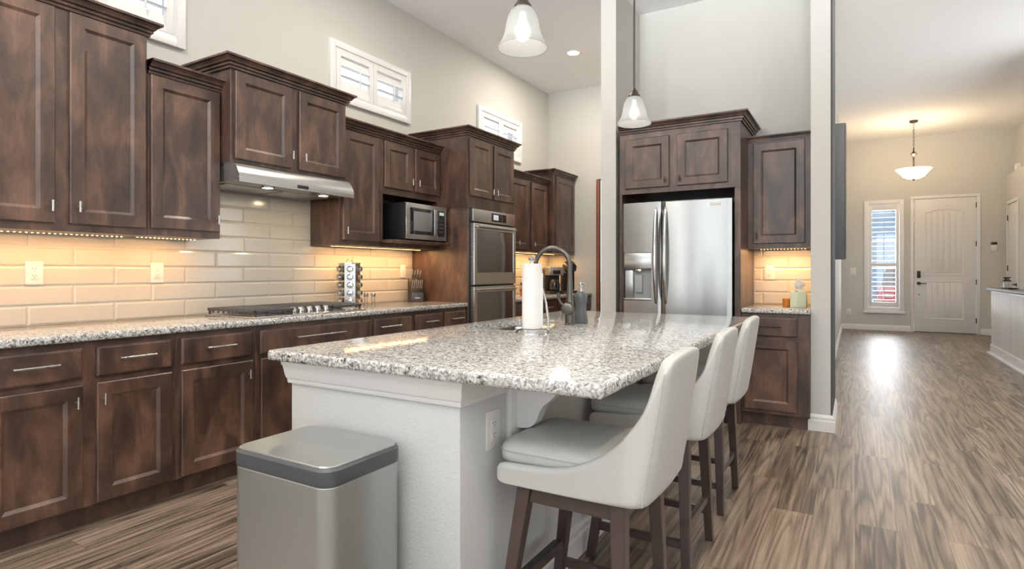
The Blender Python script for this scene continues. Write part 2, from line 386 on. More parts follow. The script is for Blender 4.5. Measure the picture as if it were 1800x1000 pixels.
# rear and side windows: frames and mullions
wi = 5
for a, b in REARWIN:
    r = sroot('window_%d' % wi, ((a+b)/2, YR, .15)); wi += 1; w = b-a
    f = MB()
    for x0, x1, z0, z1 in ((-w/2, -w/2+.07, 0, 3.0), (w/2-.07, w/2, 0, 3.0), (-w/2, w/2, 0, .08), (-w/2, w/2, 2.92, 3.0), (-.05, .05, 0, 3.0)):
        f.box(x0, x1, -.06, -.01, z0, z1)
    f.build('frame', TRIM, r, smooth=False)
    MB().box(-w/2+.03, w/2-.03, -.10, -.092, .03, 2.97).build('pane', GLASS, r, smooth=False)
for a, b, z0, z1 in [(a, b, .5, 2.6) for a, b in ADDED_RIGHTWIN]+[(7.2, 10.0, .95, 2.85)]:
    r = sroot('window_%d' % wi, (XR, (a+b)/2, z0)); wi += 1; w = b-a; h = z1-z0
    f = MB()
    for y0, y1, q0, q1 in ((-w/2, -w/2+.07, 0, h), (w/2-.07, w/2, 0, h), (-w/2, w/2, 0, .08), (-w/2, w/2, h-.08, h), (-.04, .04, 0, h)):
        f.box(.01, .06, y0, y1, q0, q1)
    f.build('frame', TRIM, r, smooth=False)
    MB().box(.09, .098, -w/2+.03, w/2-.03, .03, h-.03).build('pane', GLASS, r, smooth=False)

for a, b in ADDED_LEFTWIN:
    r = sroot('window_%d' % wi, (XL, (a+b)/2, .25)); wi += 1; w = b-a; f = MB()
    for y0, y1, q0, q1 in ((-w/2, -w/2+.05, 0, 2.4), (w/2-.05, w/2, 0, 2.4), (-w/2, w/2, 0, .06), (-w/2, w/2, 2.34, 2.4)): f.box(-.06, -.01, y0, y1, q0, q1)
    f.build('frame', TRIM, r, smooth=False)
    MB().box(-.10, -.092, -w/2+.03, w/2-.03, .03, 2.37).build('pane', GLASS, r, smooth=False)
# baseboards
def bb(name, pts, h=.12, t=.016, m=TRIM):
    """baseboard along a polyline of floor points, thickness to the left of travel"""
    mb = MB()
    prof = [(0, 0), (t, 0), (t, h*.62), (t*.72, h*.68), (t*.72, h*.84), (t*.4, h*.93), (0, h)]
    P = [Vector((x, y, 0)) for x, y in pts]; loops = []
    for i, p in enumerate(P):
        d0 = (P[i]-P[i-1]).normalized() if i else None; d1 = (P[i+1]-P[i]).normalized() if i < len(P)-1 else None
        n0 = Vector((-d0.y, d0.x, 0)) if d0 else None; n1 = Vector((-d1.y, d1.x, 0)) if d1 else None
        if n0 is None: n = n1
        elif n1 is None: n = n0
        else: n = (n0+n1)/(1+n0.dot(n1))
        loops.append([p+n*o+Vector((0, 0, z)) for o, z in prof])
    mb.loft(loops)
    return mb.build(name, m, smooth=True, ang=25)
struct(bb('baseboard_pillar', [(XP1, YA+.14), (XP1, 4.93), (XP0, 4.93), (XP0, 4.99)], .125, .018))
struct(bb('baseboard_entry', [(.95, YD), (XH, YD), (XH, YA+.14)], .11))
struct(bb('baseboard_door', [(2.42, YD), (2.052, YD)], .11))

# ------------------------------------------------------------------ transom windows with plantation shutters
def transom(n, a, b, zl, zh, closed_right=False):
    w = b-a; h = zh-zl
    r = sroot('window_%d' % n, (XL, a, zl), pi/2)     # local x along +Y, local -y into the room
    def ring(mb, x0, x1, z0, z1, t, y0, y1, bev=.004):
        mb.box(x0, x0+t, y0, y1, z0, z1, bev); mb.box(x1-t, x1, y0, y1, z0, z1, bev)
        mb.box(x0+t, x1-t, y0, y1, z0, z0+t, bev); mb.box(x0+t, x1-t, y0, y1, z1-t, z1, bev)
    f = MB(); ring(f, 0, w, 0, h, .055, -.03, .09); f.build('casing', SHUT, r)
    sf = MB(); ring(sf, .05, w-.05, .05, h-.05, .02, -.02, .02, .002); sf.build('shutter_frame', SHUT, r)
    half = (w-.14)/2
    for k in (0, 1):
        x0 = .07+k*half; x1 = x0+half
        p = MB(); p.box(x0+.002, x0+.05, -.022, .006, .07, h-.07, .003); p.box(x1-.05, x1-.002, -.022, .006, .07, h-.07, .003)
        p.box(x0+.05, x1-.05, -.022, .006, .07, .115, .003); p.box(x0+.05, x1-.05, -.022, .006, h-.115, h-.07, .003)
        po = p.build('shutter_panel', SHUT, r)
        for j, (zc, ang) in enumerate(((.150, 78), (.225, 8), (.305, 8), (h-.15, 78))):
            lv = MB(); L = []
            for xx in (x0+.052, x1-.052):
                ring_ = []
                for q in range(10):
                    aa = 2*pi*q/10; ly = .034*cos(aa); lz = .0055*sin(aa); ca, sa = cos(radians(ang)), sin(radians(ang))
                    ring_.append((xx, -.004+ly*ca-lz*sa, zc+ly*sa+lz*ca))
                L.append(ring_)
            lv.loft(L); lv.build('louver', SHUT, po)
        MB().box(x0+half*.56, x0+half*.56+.009, -.052, -.041, .17, h-.17, .002).build('tilt_rod', SHUT, po)
    MB().box(.03, w-.03, .10, .106, .03, h-.03).build('pane', GLASS, r, smooth=False)
for k, (a, b, zl, zh) in enumerate(TR): transom(k+1, a, b, zl, zh)

# ------------------------------------------------------------------ entry sidelight window with shutters
def sidelight():
    x0, x1, z0, z1 = SL; w = x1-x0; h = z1-z0
    r = sroot('window_4', (x0, YD, z0))
    f = MB()
    f.box(0, .075, -.03, .1, .05, h, .004); f.box(w-.075, w, -.03, .1, .05, h, .004); f.box(.075, w-.075, -.03, .1, h-.075, h, .004); f.box(.075, w-.075, -.03, .1, .05, .12, .004)
    f.build('casing', SHUT, r)
    MB().box(-.02, w+.02, -.055, .02, 0, .05, .006).build('sill', SHUT, r)
    p = MB(); p.box(.077, .135, -.02, .008, .122, h-.077, .003); p.box(w-.135, w-.077, -.02, .008, .122, h-.077, .003)
    p.box(.135, w-.135, -.02, .008, .122, .225, .003); p.box(.135, w-.135, -.02, .008, h-.20, h-.077, .003); p.box(.135, w-.135, -.02, .008, .955, 1.02, .003)
    po = p.build('shutter_panel', SHUT, r)
    def slats(a, b, n):
        for k in range(n):
            zc = a+(b-a)*(k+.5)/n; lv = MB(); L = []
            for xx in (.137, w-.137):
                ring_ = []
                for q in range(10):
                    aa = 2*pi*q/10; ly = .036*cos(aa); lz = .0055*sin(aa); ca, sa = cos(radians(6)), sin(radians(6))
                    ring_.append((xx, -.004+ly*ca-lz*sa, zc+ly*sa+lz*ca))
                L.append(ring_)
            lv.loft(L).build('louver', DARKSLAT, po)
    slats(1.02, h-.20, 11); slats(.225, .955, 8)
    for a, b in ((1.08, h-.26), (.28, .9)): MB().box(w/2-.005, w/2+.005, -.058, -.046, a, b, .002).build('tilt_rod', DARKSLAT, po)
    MB().box(.04, w-.04, .11, .118, .06, h-.03).build('pane', GLASS, r, smooth=False)
sidelight()

# ------------------------------------------------------------------ doors
def panel_loops(mb, x0, x1, z0, z1, y, steps):
    L = []
    for ins, dy in steps:
        L.append([(x0+ins, y+dy, z0+ins), (x1-ins, y+dy, z0+ins), (x1-ins, y+dy, z1-ins), (x0+ins, y+dy, z1-ins)])
    mb.loft(L, cap0=False)
def lever(parent, x, y, z, dirx, m=BRONZE):
    mb = MB(); mb.lathe([(.0, -.002), (.032, -.002), (.032, -.012), (.02, -.016), (.012, -.05), (0, -.052)], (x, y, z), 20, ax='y')
    mb.tube([(x, y-.045, z), (x+dirx*.03, y-.05, z), (x+dirx*.075, y-.05, z-.004), (x+dirx*.12, y-.046, z+.004)], [.010, .009, .008, .007], 10)
    return mb.build('handle', m, parent)
def plank_door(r, w, h, top_arch=.06, hand=1, hinges=4, grooves=6):
    """local: front faces -y at y=0, slab x 0..w, z .012..h"""
    mb = MB()
    mb.box(0, w, .0, .044, .012, h, .002)
    def raised(x0, x1, z0, z1, arch):
        n = 12
        def outline(ins):
            P = [(x0+ins, z0+ins), (x1-ins, z0+ins)]
            for k in range(n+1):
                u = k/n; xx = x1-ins+(x0-x1+2*ins)*u
                P.append((xx, z1-ins-arch+arch*sin(pi*u)))
            return P
        L = []
        for ins, dy in ((0, .001), (0, -.008), (.012, -.010), (.022, -.003), (.03, -.0025)):
            L.append([(p[0], dy, p[1]) for p in outline(ins)])
        mb.loft(L, cap0=False)
        wid = (x1-x0-.06)/grooves
        for g in range(grooves):         # vertical planks inside the panel
            a = x0+.03+wid*g; c = a+wid/2; u = 1-(c-x0)/(x1-x0)
            zt = z1-.034-arch+arch*min(sin(pi*(1-(a-x0)/(x1-x0))), sin(pi*(1-(a+wid-x0)/(x1-x0))))
            mb.box(a+.004, a+wid-.004, -.008, -.002, z0+.034, zt, .003)
    raised(w*.17, w*.82, h*.43, h*.925, top_arch)
    raised(w*.17, w*.82, h*.10, h*.385, 0)
    s = mb.build('slab', TRIM, r)
    for k in range(hinges):
        zz = h*(.08+.28*k) if hinges == 4 else h*(.12+.38*k)
        xx = w+.004 if hand > 0 else -.004
        MB().cyl((xx, -.006, zz), (xx, -.006, zz+.10), .010, n=10).build('hinge', BRONZE, r)
    return s
def casing(r, w, h, t=.055, d=-.018):
    mb = MB()
    mb.box(-t-.008, -.008, d, .0, 0, h+.008, .004); mb.box(w+.008, w+.008+t, d, .0, 0, h+.008, .004); mb.box(-t-.008, w+t+.008, d, .0, h+.008, h+.008+t, .004)
    mb.build('casing', TRIM, r)
d1 = sroot('door_1', (1.013, YD, 0))
plank_door(d1, .972, 2.625)
casing(d1, .972, 2.625)
MB().box(0, .972, -.02, .05, 0, .012).build('threshold', BRONZE, d1)
kp = MB().box(.045, .103, -.028, .0, 1.07, 1.21, .008); kp.box(.055, .093, -.031, -.027, 1.115, 1.2, .003, mi=1); kp.build('keypad_lock', [BRONZE, BLACK], d1)
lever(d1, .075, 0, .965, 1)
MB().lathe([(0, -.001), (.012, -.001), (.012, -.006), (0, -.007)], (.078, 0, .74), 12, ax='y').build('peep_bolt', BRONZE, d1)
# closet wall and its door, to the right of the entry
holed_wall('wall_closet', 12.0, YD, 0, 2.97, [(13.04, 13.80, 0, 2.43)], putX(2.42, 2.54))
struct(MB().box(2.54, XR, 12.0, YD, 2.85, 2.97).build('ceiling', CEIL, smooth=False))
struct(MB().box(2.56, XR, 9.0, YD, 2.97, ZE).build('wall_upper', WALL, smooth=False))
d2 = sroot('door_2', (2.42, 13.80, 0), -pi/2)     # local x runs toward -Y, front faces -X
d2s = plank_door(d2, .76, 2.42, hand=-1, hinges=3, grooves=5)
for o in d2.children: pass
casing(d2, .76, 2.42)
lever(d2, .69, 0, .97, -1)
# stained door in the end wall beside the pantry stub
d3 = sroot('door_3', (-2.99, YE, 0))
MB().box(0, .045, -.03, .02, 0, 2.43, .004).build('jamb', DOORW, d3)
s3 = MB().box(.05, .83, .03, .07, .01, 2.40, .003)
for z0, z1 in ((.15, 1.0), (1.15, 2.25)): panel_loops(s3, .16, .72, z0, z1, .03, [(0, -.001), (0, -.006), (.02, .004), (.03, .004)])
s3.build('slab', DOORW, d3)
lever(d3, .76, .03, .97, -1)
# stair half wall with ribbed panelling
hw = MB(); hw.box(1.715, 1.86, 6.4, 10.75, 0, .925)
y = 6.42
while y < 10.74:
    hw.box(1.695, 1.716, y, y+.046, .13, .905, .008); y += .068
hw.box(1.695, 1.72, 6.4, 10.75, .895, .925, .003)
struct(hw.build('wall_stair', TRIM))
bs = MB(); bs.box(1.655, 1.715, 6.4, 10.82, 0, .035, .006); bs.box(1.685, 1.715, 6.4, 10.76, .035, .15, .004)
struct(bs.build('baseboard_stair', TRIM))
struct(MB().box(1.655, 1.90, 6.36, 10.83, .925, .965, .008).build('trim_1', CAPM))

# ------------------------------------------------------------------ cabinets
def door_mesh(mb, x0, x1, z0, z1, th=.02, fr=.062):
    panel_loops(mb, x0, x1, z0, z1, 0, [(0, 0), (0, -th+.004), (.004, -th), (fr, -th), (fr+.003, -th+.002), (fr+.015, -th+.010), (fr+.018, -th+.010)])
def drawer_mesh(mb, x0, x1, z0, z1, th=.02):
    panel_loops(mb, x0, x1, z0, z1, 0, [(0, 0), (0, -th+.006), (.009, -th), (.012, -th)])
def tknob(par, x, z, y=-.02, L=.055, m=NICKEL):
    mb = MB(); mb.cyl((x, y+.001, z), (x, y-.026, z), .0045, n=10); mb.cyl((x, y-.028, z-L/2), (x, y-.028, z+L/2), .0058, n=12)
    return mb.build('handle', m, par)
def pull(par, x0, x1, z, y=-.02, m=NICKEL):
    mb = MB(); mb.cyl((x0, y-.032, z), (x1, y-.032, z), .0058, n=12)
    for x in (x0+.018, x1-.018): mb.cyl((x, y+.001, z), (x, y-.032, z), .0045, n=10)
    return mb.build('handle', m, par)
CROWN = [(0, 0), (.012, .0), (.014, .011), (.008, .013), (.008, .016), (.022, .018), (.024, .028), (.017, .030), (.017, .034), (.032, .037), (.037, .047), (.048, .056), (.044, .058), (.044, .061), (.060, .063), (.060, .075)]
def crown(par, w, d, z, k=1.0, left=True, right=True):
    mb = MB(); L = []
    for o, dz in CROWN:
        o *= k; q = []
        if left: q.append((-o, d, z+dz*k))
        q.append((-o if left else 0, -o, z+dz*k)); q.append((w+o if right else w, -o, z+dz*k))
        if right: q.append((w+o, d, z+dz*k))
        L.append(q)
    vsr = [[mb.bm.verts.new(p) for p in q] for q in L]
    for a, b in zip(vsr[:-1], vsr[1:]):
        for i in range(len(a)-1): mb.bm.faces.new((a[i], a[i+1], b[i+1], b[i]))
    t = list(vsr[-1])
    if not left: t = [mb.bm.verts.new((0, d, L[-1][0][2]))]+t
    if not right: t = t+[mb.bm.verts.new((w, d, L[-1][0][2]))]
    mb.bm.faces.new(t)
    return mb.build('crown_moulding', WOOD, par, ang=20)
def cabinet(name, label, cat, loc, rz, w, d, h, doors=(), drawers=(), toe=False, crn=None, group=None, body=True, knob=NICKEL):
    r = thing(name, label, cat, loc, rz, group)
    if body:
        b = MB(); b.box(.0007, w-.0007, 0, d, .10 if toe else 0, h, .0015, 1); b.build('body', WOOD, r)
    if toe: MB().box(.0007, w-.0007, .055, d, 0, .0995).build('toe_kick', WOOD, r)
    for (x0, x1, z0, z1, kx, kz) in doors:
        m = MB(); door_mesh(m, x0, x1, z0, z1); o = m.build('door', WOOD, r, ang=20)
        if kx is not None: tknob(o, kx, kz, m=knob)
    for (x0, x1, z0, z1, p0, p1) in drawers:
        m = MB(); drawer_mesh(m, x0, x1, z0, z1); o = m.build('drawer', WOOD, r, ang=20)
        if p0 is not None: pull(o, p0, p1, (z0+z1)/2+.008, m=knob)
    if crn: crown(r, w, d, h, *crn)
    return r
XB = -3.085           # face of the base cabinets
BD = XB-XL-.002       # their depth
def base(label, y0, y1, doors, drawers):
    H = .875
    cabinet('base_cabinet', label, 'cabinet', (XB, y0, 0), pi/2, y1-y0, BD, H,
            [(a-y0, b-y0, .11, .675, None if k is None else k-y0, .60) for a, b, k in doors],
            [(a-y0, b-y0, .705, .845, p-y0, q-y0) for a, b, p, q in drawers], toe=True, group='dark base cabinets along the left wall')
base('endmost dark base cabinet of the run, farthest from the oven tower', .10, .895, [(.13, .485, .45), (.535, .87, .57)], [(.13, .485, .22, .39), (.535, .87, .62, .79)])
base('dark base cabinet with two drawers and two doors below the wall outlets', .895, 1.723, [(.93, 1.292, 1.262), (1.35, 1.698, 1.373)], [(.93, 1.292, 1.022, 1.19), (1.35, 1.698, 1.435, 1.603)])
base('narrow dark base cabinet with one drawer left of the cooktop', 1.723, 2.197, [(1.748, 2.172, 2.135)], [(1.748, 2.168, 1.873, 2.042)])
base('wide dark base cabinet with a single long drawer under the cooktop', 2.197, 3.155, [(2.225, 2.66, 2.62), (2.70, 3.13, 2.74)], [(2.22, 3.133, 2.461, 2.87)])
base('dark base cabinet with one drawer just right of the cooktop', 3.155, 3.622, [(3.18, 3.60, 3.22)], [(3.178, 3.60, 3.218, 3.438)])
base('dark base cabinet with two small drawers beside the oven tower', 3.622, 4.366, [(3.645, 3.985, 3.95), (4.03, 4.345, 4.06)], [(3.642, 4.005, 3.74, 3.91), (4.04, 4.35, 4.11, 4.28)])
base('dark base cabinet right after the oven tower under the back counter', 5.215, 6.25, [(5.24, 5.71, 5.67), (5.75, 6.225, 5.79)], [(5.24, 5.71, 5.4, 5.56), (5.75, 6.225, 5.9, 6.07)])
base('dark base cabinet under the coffee maker by the end wall', 6.25, 7.285, [(6.275, 6.75, 6.71), (6.79, 7.26, 6.83)], [(6.275, 6.75, 6.43, 6.6), (6.79, 7.26, 6.94, 7.11)])

UF = -3.39; UD = UF-XL-.0105
def upper(label, y0, y1, z0, z1, doors, crn, xf=UF, name='wall_cabinet'):
    return cabinet(name, label, 'cabinet', (xf, y0, z0), pi/2, y1-y0, xf-XL-.0105, z1-z0,
            [(a-y0, b-y0, c-z0, e-z0, None if k is None else k-y0, None if kz is None else kz-z0) for a, b, c, e, k, kz in doors], crn=crn, group='dark wall cabinets along the left wall')
upper('endmost tall dark wall cabinet, farthest from the range hood', .02, .88, 1.40, 2.505, [(.05, .43, 1.44, 2.498, .40, 1.52), (.47, .85, 1.44, 2.498, .5, 1.52)], (1.0, True, False))
upper('tallest dark wall cabinet with two doors at the upper left', .88, 1.738, 1.40, 2.505, [(.91, 1.302, 1.44, 2.498, 1.281, 1.52), (1.364, 1.724, 1.44, 2.498, 1.396, 1.525)], (1.0, False, True))
upper('single-door dark wall cabinet left of the range hood', 1.739, 2.168, 1.402, 2.305, [(1.752, 2.158, 1.443, 2.30, 2.133, 1.515)], (1.0, False, True))
upper('two-door dark wall cabinet above the range hood', 2.169, 3.10, 1.872, 2.445, [(2.193, 2.607, 1.895, 2.435, 2.607-.012, 1.98), (2.668, 3.075, 1.895, 2.435, 2.70, 1.98)], (1.0, True, True), xf=-3.285)
upper('tall single-door dark wall cabinet right of the range hood', 3.13, 3.575, 1.405, 2.305, [(3.160, 3.555, 1.445, 2.295, 3.18, 1.515)], (1.0, False, False))
mwc = cabinet('microwave_cabinet', 'dark wall cabinet with two small doors and an open microwave niche', 'cabinet', (UF, 3.577, 1.405), pi/2, .789, UD, .9,
        [(.037, .385, .50, .89, .365, .58), (.43, .78, .50, .89, .455, .58)], crn=(1.0, False, False), body=False)
nb = MB(); W_ = .789
nb.box(.0007, W_-.0007, 0, UD, .445, .9, .001, 1); nb.box(.0007, .03, 0, UD, .06, .445); nb.box(W_-.03, W_-.0007, 0, UD, .06, .445); nb.box(.03, W_-.03, UD-.012, UD, .06, .445); nb.box(.0007, W_-.0007, 0, UD, 0, .035)
nb.build('body', WOOD, mwc, smooth=False)
MB().box(.0007, W_-.0007, -.135, UD, .035, .06, .003).build('shelf', WOOD, mwc)
# oven tower
XO = -3.065
ov = cabinet('oven_cabinet', 'tall dark oven tower cabinet with two doors above the double oven', 'cabinet', (XO, 4.368, 0), pi/2, .845, XO-XL-.002, 2.455,
        [(.03, .408, 1.90, 2.435, .385, 1.97), (.44, .815, 1.90, 2.435, .462, 1.97)], crn=(1.0, True, True), body=False)
b = MB(); D_ = XO-XL-.002
b.box(0, .845, 0, D_, 1.79, 2.455, .001, 1); b.box(0, .028, 0, D_, .10, 1.79); b.box(.817, .845, 0, D_, .10, 1.79); b.box(.028, .817, D_-.02, D_, .10, 1.79); b.box(.028, .817, 0, D_, .10, .47)
b.build('body', WOOD, ov, smooth=False)
MB().box(.001, .844, .06, D_, 0, .0995).build('toe_kick', WOOD, ov)
m = MB(); drawer_mesh(m, .03, .815, .13, .45); o = m.build('drawer', WOOD, ov, ang=20); pull(o, .25, .6, .30)
upper('two-door dark wall cabinet beyond the oven tower', 5.216, 6.62, 1.435, 2.30, [(5.26, 6.13-.03, 1.465, 2.285, 5.82, 1.53), (6.13+.03, 6.585, 1.465, 2.285, 6.2, 1.53)], (.9, False, False))
upper('tall single-door dark wall cabinet against the end wall', 6.63, 7.285, 1.435, 2.44, [(6.70, 7.25, 1.465, 2.42, None, None)], (.9, True, False), xf=-3.32)

# fridge surround and right-hand cabinets (face -Y)
fr = cabinet('fridge_cabinet', 'dark two-door cabinet above the refrigerator with side panels', 'cabinet', (-1.768, 4.83, 0), 0, .995, YA-4.83-.002, 2.385,
        [(.055, .435, 1.91, 2.335, .405, 1.965), (.50, .90, 1.91, 2.335, .525, 1.965)], crn=(1.0, False, True), body=False, knob=BRONZE)
b = MB(); D_ = YA-4.83-.002
b.box(.0, .995, 0, D_, 1.865, 2.385, .0015, 1); b.box(.949, .995, 0, D_, 0, 1.865, .0015, 1); b.box(0, .022, 0, D_, 0, 1.865)
b.build('body', WOOD, fr, smooth=False)
XN0 = -.773; NW = XP0-XN0-.002
cabinet('wall_cabinet', 'single-door dark wall cabinet between the refrigerator and white pillar', 'cabinet', (XN0, 5.17, 1.39), 0, NW, YA-5.17-.002, .88,
        [(.045, .43, .04, .865, .075, .105)], crn=(.62, False, False), knob=BRONZE, group=None)
cabinet('base_cabinet', 'dark base cabinet with one drawer between refrigerator and white pillar', 'cabinet', (XN0, 4.862, 0), 0, NW, YA-4.862-.002, .875,
        [(.025, .40, .13, .67, None, None)], [(.025, .40, .70, .845, .14, .29)], toe=True, knob=BRONZE)

# ------------------------------------------------------------------ counters
def slab(name, label, x0, x1, y0, y1, z0=.876, z1=.914, hole=None, bev=.010):
    mb = MB(); bm = mb.bm
    if hole is None:
        mb.box(x0, x1, y0, y1, z0, z1, bev, 3)
    else:
        a, b_, c, d = hole
        O = [(x0, y0), (x1, y0), (x1, y1), (x0, y1)]; I = rrect(a, b_, c, d, .04, 4)
        # rotate the inner outline so its corner groups match the outer corners
        g = [I[15:20]+[], I[0:5], I[5:10], I[10:15]]
        I = rrect(a, b_, c, d, .04, 4); n = 5
        groups = [I[15:20], I[0:5], I[5:10], I[10:15]]   # bottom-left, bottom-right, top-right, top-left
        vt = {}
        for z in (z0, z1):
            vo = [bm.verts.new((*p, z)) for p in O]; vi = [[bm.verts.new((*p, z)) for p in gg] for gg in groups]
            vt[z] = (vo, vi)
            for k in range(4):
                kk = (k+1) % 4
                for q in range(4): bm.faces.new((vo[k], vi[k][q], vi[k][q+1]))
                bm.faces.new((vo[k], vi[k][4], vi[kk][0], vo[kk]))
        (o0, i0), (o1, i1) = vt[z0], vt[z1]
        f0 = [v for gg in i0 for v in gg]; f1 = [v for gg in i1 for v in gg]
        for k in range(20): bm.faces.new((f0[k], f0[(k+1) % 20], f1[(k+1) % 20], f1[k]))
        es = []
        for k in range(4):
            f = bm.faces.new((o0[k], o0[(k+1) % 4], o1[(k+1) % 4], o1[k]))
            es += list(f.edges)
        es = [e for e in set(es)]
        bmesh.ops.recalc_face_normals(bm, faces=bm.faces[:])
        bmesh.ops.bevel(bm, geom=es, offset=bev, segments=3, profile=.5, affect='EDGES')
    return tag(mb.build(name, GRAN, ang=40), label, 'countertop')
XC = -3.055
slab('countertop', 'long speckled granite countertop under the cooktop on the left wall', XL+.001, XC, .08, 4.366)
slab('countertop', 'short granite countertop with the coffee maker beyond the oven tower', XL+.001, XC, 5.215, 7.288)
slab('countertop', 'small granite countertop between the refrigerator and white pillar', XN0+.001, XP0-.001, 4.835, YA-.001)
IX0, IX1, IY0, IY1 = -1.845, -.545, 1.36, 3.90
SK = (-1.735, -1.41, 2.42, 2.97)
slab('countertop', 'large granite island countertop with an undermount sink', IX0, IX1, IY0, IY1, hole=SK)

# ------------------------------------------------------------------ island
WX0, WX1, WY0, WY1 = -1.768, -1.012, 1.405, 3.86
isl = thing('kitchen_island', 'pale grey kitchen island base with white moulding below granite top', 'kitchen island', (-1.39, 2.6, 0))
def loc_(mb):      # island parts are built in world coordinates and shifted under their root
    bmesh.ops.translate(mb.bm, verts=mb.bm.verts[:], vec=(1.39, -2.6, 0)); return mb
b = MB()
b.prism([(WX0, WY0), (WX1, WY0), (WX1, WY1), (WX0, WY1), (WX0, WY1-.1), (WX1-.115, WY1-.1), (WX1-.115, WY0+.115), (WX0, WY0+.115)], 0, .8755, 'xy')
loc_(b).build('knee_wall', WALLI, isl, bev=.008)
# crown under the top around three sides
PR = [(0, -.150), (.010, -.150), (.012, -.138), (.012, -.122), (.016, -.116), (.020, -.095), (.024, -.06), (.027, -.035), (.032, -.022), (.033, 0.0)]
b = MB(); L = []
for o, dz in PR:
    z = .8755+dz*.53; o *= .75
    L.append([(WX0-o*.3, WY0+.11, z), (WX0-o, WY0-o, z), (WX1+o, WY0-o, z), (WX1+o, 1.665, z)])
vsr = [[b.bm.verts.new(p) for p in q] for q in L]
for p, q in zip(vsr[:-1], vsr[1:]):
    for i in range(3): b.bm.faces.new((p[i], p[i+1], q[i+1], q[i]))
b.bm.faces.new([v[-1] for v in vsr]+[b.bm.verts.new((WX1, 1.665, .8755)), b.bm.verts.new((WX1, 1.665, .7960))])
loc_(b).build('crown_moulding', TRIM, isl, ang=20)
b = MB(); b.prism([(WX1, 0), (WX1+.016, 0), (WX1+.016, .085), (WX1+.011, .095), (WX1+.011, .115), (WX1+.005, .13), (WX1, .135)], WY0, WY1, 'xz')
b.box(WX0, WX1+.016, WY0-.016, WY0, 0, .13, .003)
loc_(b).build('baseboard', TRIM, isl, ang=20)
# sink-side cabinet fronts
b = MB(); b.box(WX0+.02, WX1-.117, WY0+.117, WY1-.102, .10, .60); b.box(WX0+.08, WX1-.117, WY0+.117, WY1-.102, 0, .0995); b.box(WX0+.02, WX0+.04, WY0+.117, WY1-.102, .60, .8755)
loc_(b).build('body', WOOD, isl, smooth=False)
yy = WY0+.13
for k in range(5):
    m = MB(); panel_loops(m, 0, .43, .13, .845, 0, [(0, 0), (0, -.016), (.004, -.02), (.062, -.02), (.075, -.011), (.08, -.011)])
    bmesh.ops.rotate(m.bm, verts=m.bm.verts[:], cent=(0, 0, 0), matrix=Matrix.Rotation(-pi/2, 3, 'Z'))
    bmesh.ops.translate(m.bm, verts=m.bm.verts[:], vec=(WX0+.02, yy+.43, 0)); yy += .445
    loc_(m).build('door', WOOD, isl, ang=20)
# corbels holding the overhang
def corbel(y):
    b = MB()
    b.box(WX1-.001, WX1+.020, y-.065, y+.065, .56, .8755, .004)
    # ogee bracket: wide under the counter, hollow in the middle, small belly at the foot
    P = [(WX1+q, z) for q, z in ((.02, .8752), (.255, .8752), (.255, .866), (.243, .856), (.222, .848), (.203, .838), (.186, .823), (.172, .805), (.158, .785), (.140, .768),
         (.122, .754), (.109, .738), (.101, .720), (.095, .703), (.086, .688), (.072, .676), (.055, .670), (.035, .668), (.02, .668))]
    b.prism(P, y-.024, y+.024, 'xz')
    P2 = [(x+.008, z-.002) if 0 < i else (x, z) for i, (x, z) in enumerate(P)]
    b.box(WX1+.02, WX1+.034, y-.05, y+.05, .585, .612, .004)
    loc_(b).build('corbel', TRIM, isl, ang=40)
corbel(1.735); corbel(3.45)
# undermount sink basin
b = MB(); a0, a1, c0, c1 = SK; e = .012
L = []
for ins, z in ((-e, .8755), (-e, .873), (-.003, .872), (.0, .862), (.006, .70), (.03, .672), (.09, .668)):
    L.append([(x, y, z) for x, y in rrect(a0+ins, a1-ins, c0+ins, c1-ins, max(.045-max(ins, 0)*.2, .01), 4)])
b.loft(L, cap0=False)
b.lathe([(.0, .6685), (.04, .6685), (.04, .672), (.03, .6735), (0, .670)], (-1.57, 2.70, 0), 20)
tag(b.build('sink', STEELH), 'stainless undermount sink set in the granite island', 'sink')

# ------------------------------------------------------------------ tile backsplashes
def tiles(name, label, put, a0, a1, regions, phase):
    """put(a, z, o) -> world point, a along the wall, o out of it"""
    mb = MB(); TW, TH, G, BV, T = .414, .1045, .0035, .010, .006
    for (r0, r1, z0, z1) in regions:
        L = [put(r0, z0, .002), put(r1, z0, .002), put(r1, z1, .002), put(r0, z1, .002)]
        mb.bm.faces.new([mb.bm.verts.new(p) for p in L]).material_index = 1
        row = 0; z = .914
        while z < z1-.004:
            zt = min(z+TH, z1)
            if zt > z0+.004:
                za = max(z, z0)
                a = phase+(row % 2)*TW/2; a -= math.ceil((a-r0)/TW)*TW
                while a < r1-.003:
                    A, B = max(a+G/2, r0), min(a+TW-G/2, r1)
                    if B-A > .012:
                        lo, hi = za+G/2, zt-G/2
                        bx = min(BV, (B-A)/3); bz = min(BV, (hi-lo)/3)
                        V = [[mb.bm.verts.new(put(x, q, o)) for x, q in ((A+i, lo+j), (B-i, lo+j), (B-i, hi-j), (A+i, hi-j))] for i, j, o in ((0, 0, .002), (0, 0, .004), (bx, bz, .002+T))]
                        for p, q in zip(V[:-1], V[1:]):
                            for k in range(4): mb.bm.faces.new((p[k], p[(k+1) % 4], q[(k+1) % 4], q[k]))
                        mb.bm.faces.new(V[-1])
                    a += TW
            z = zt; row += 1
    o = mb.build(name, [TILE, GROUT], smooth=False)
    return tag(o, label, 'backsplash')
putL = lambda a, z, o: (XL+o, a, z)
tiles('tile_backsplash', 'cream glossy subway tile backsplash running behind the cooktop', putL, 0, 0, [(.08, 4.366, .9145, 1.4362), (2.10, 3.20, 1.4366, 1.752)], 1.311)
tiles('tile_backsplash', 'warm lit tile backsplash behind the coffee maker', putL, 0, 0, [(5.216, 7.288, .9145, 1.434)], 1.311)
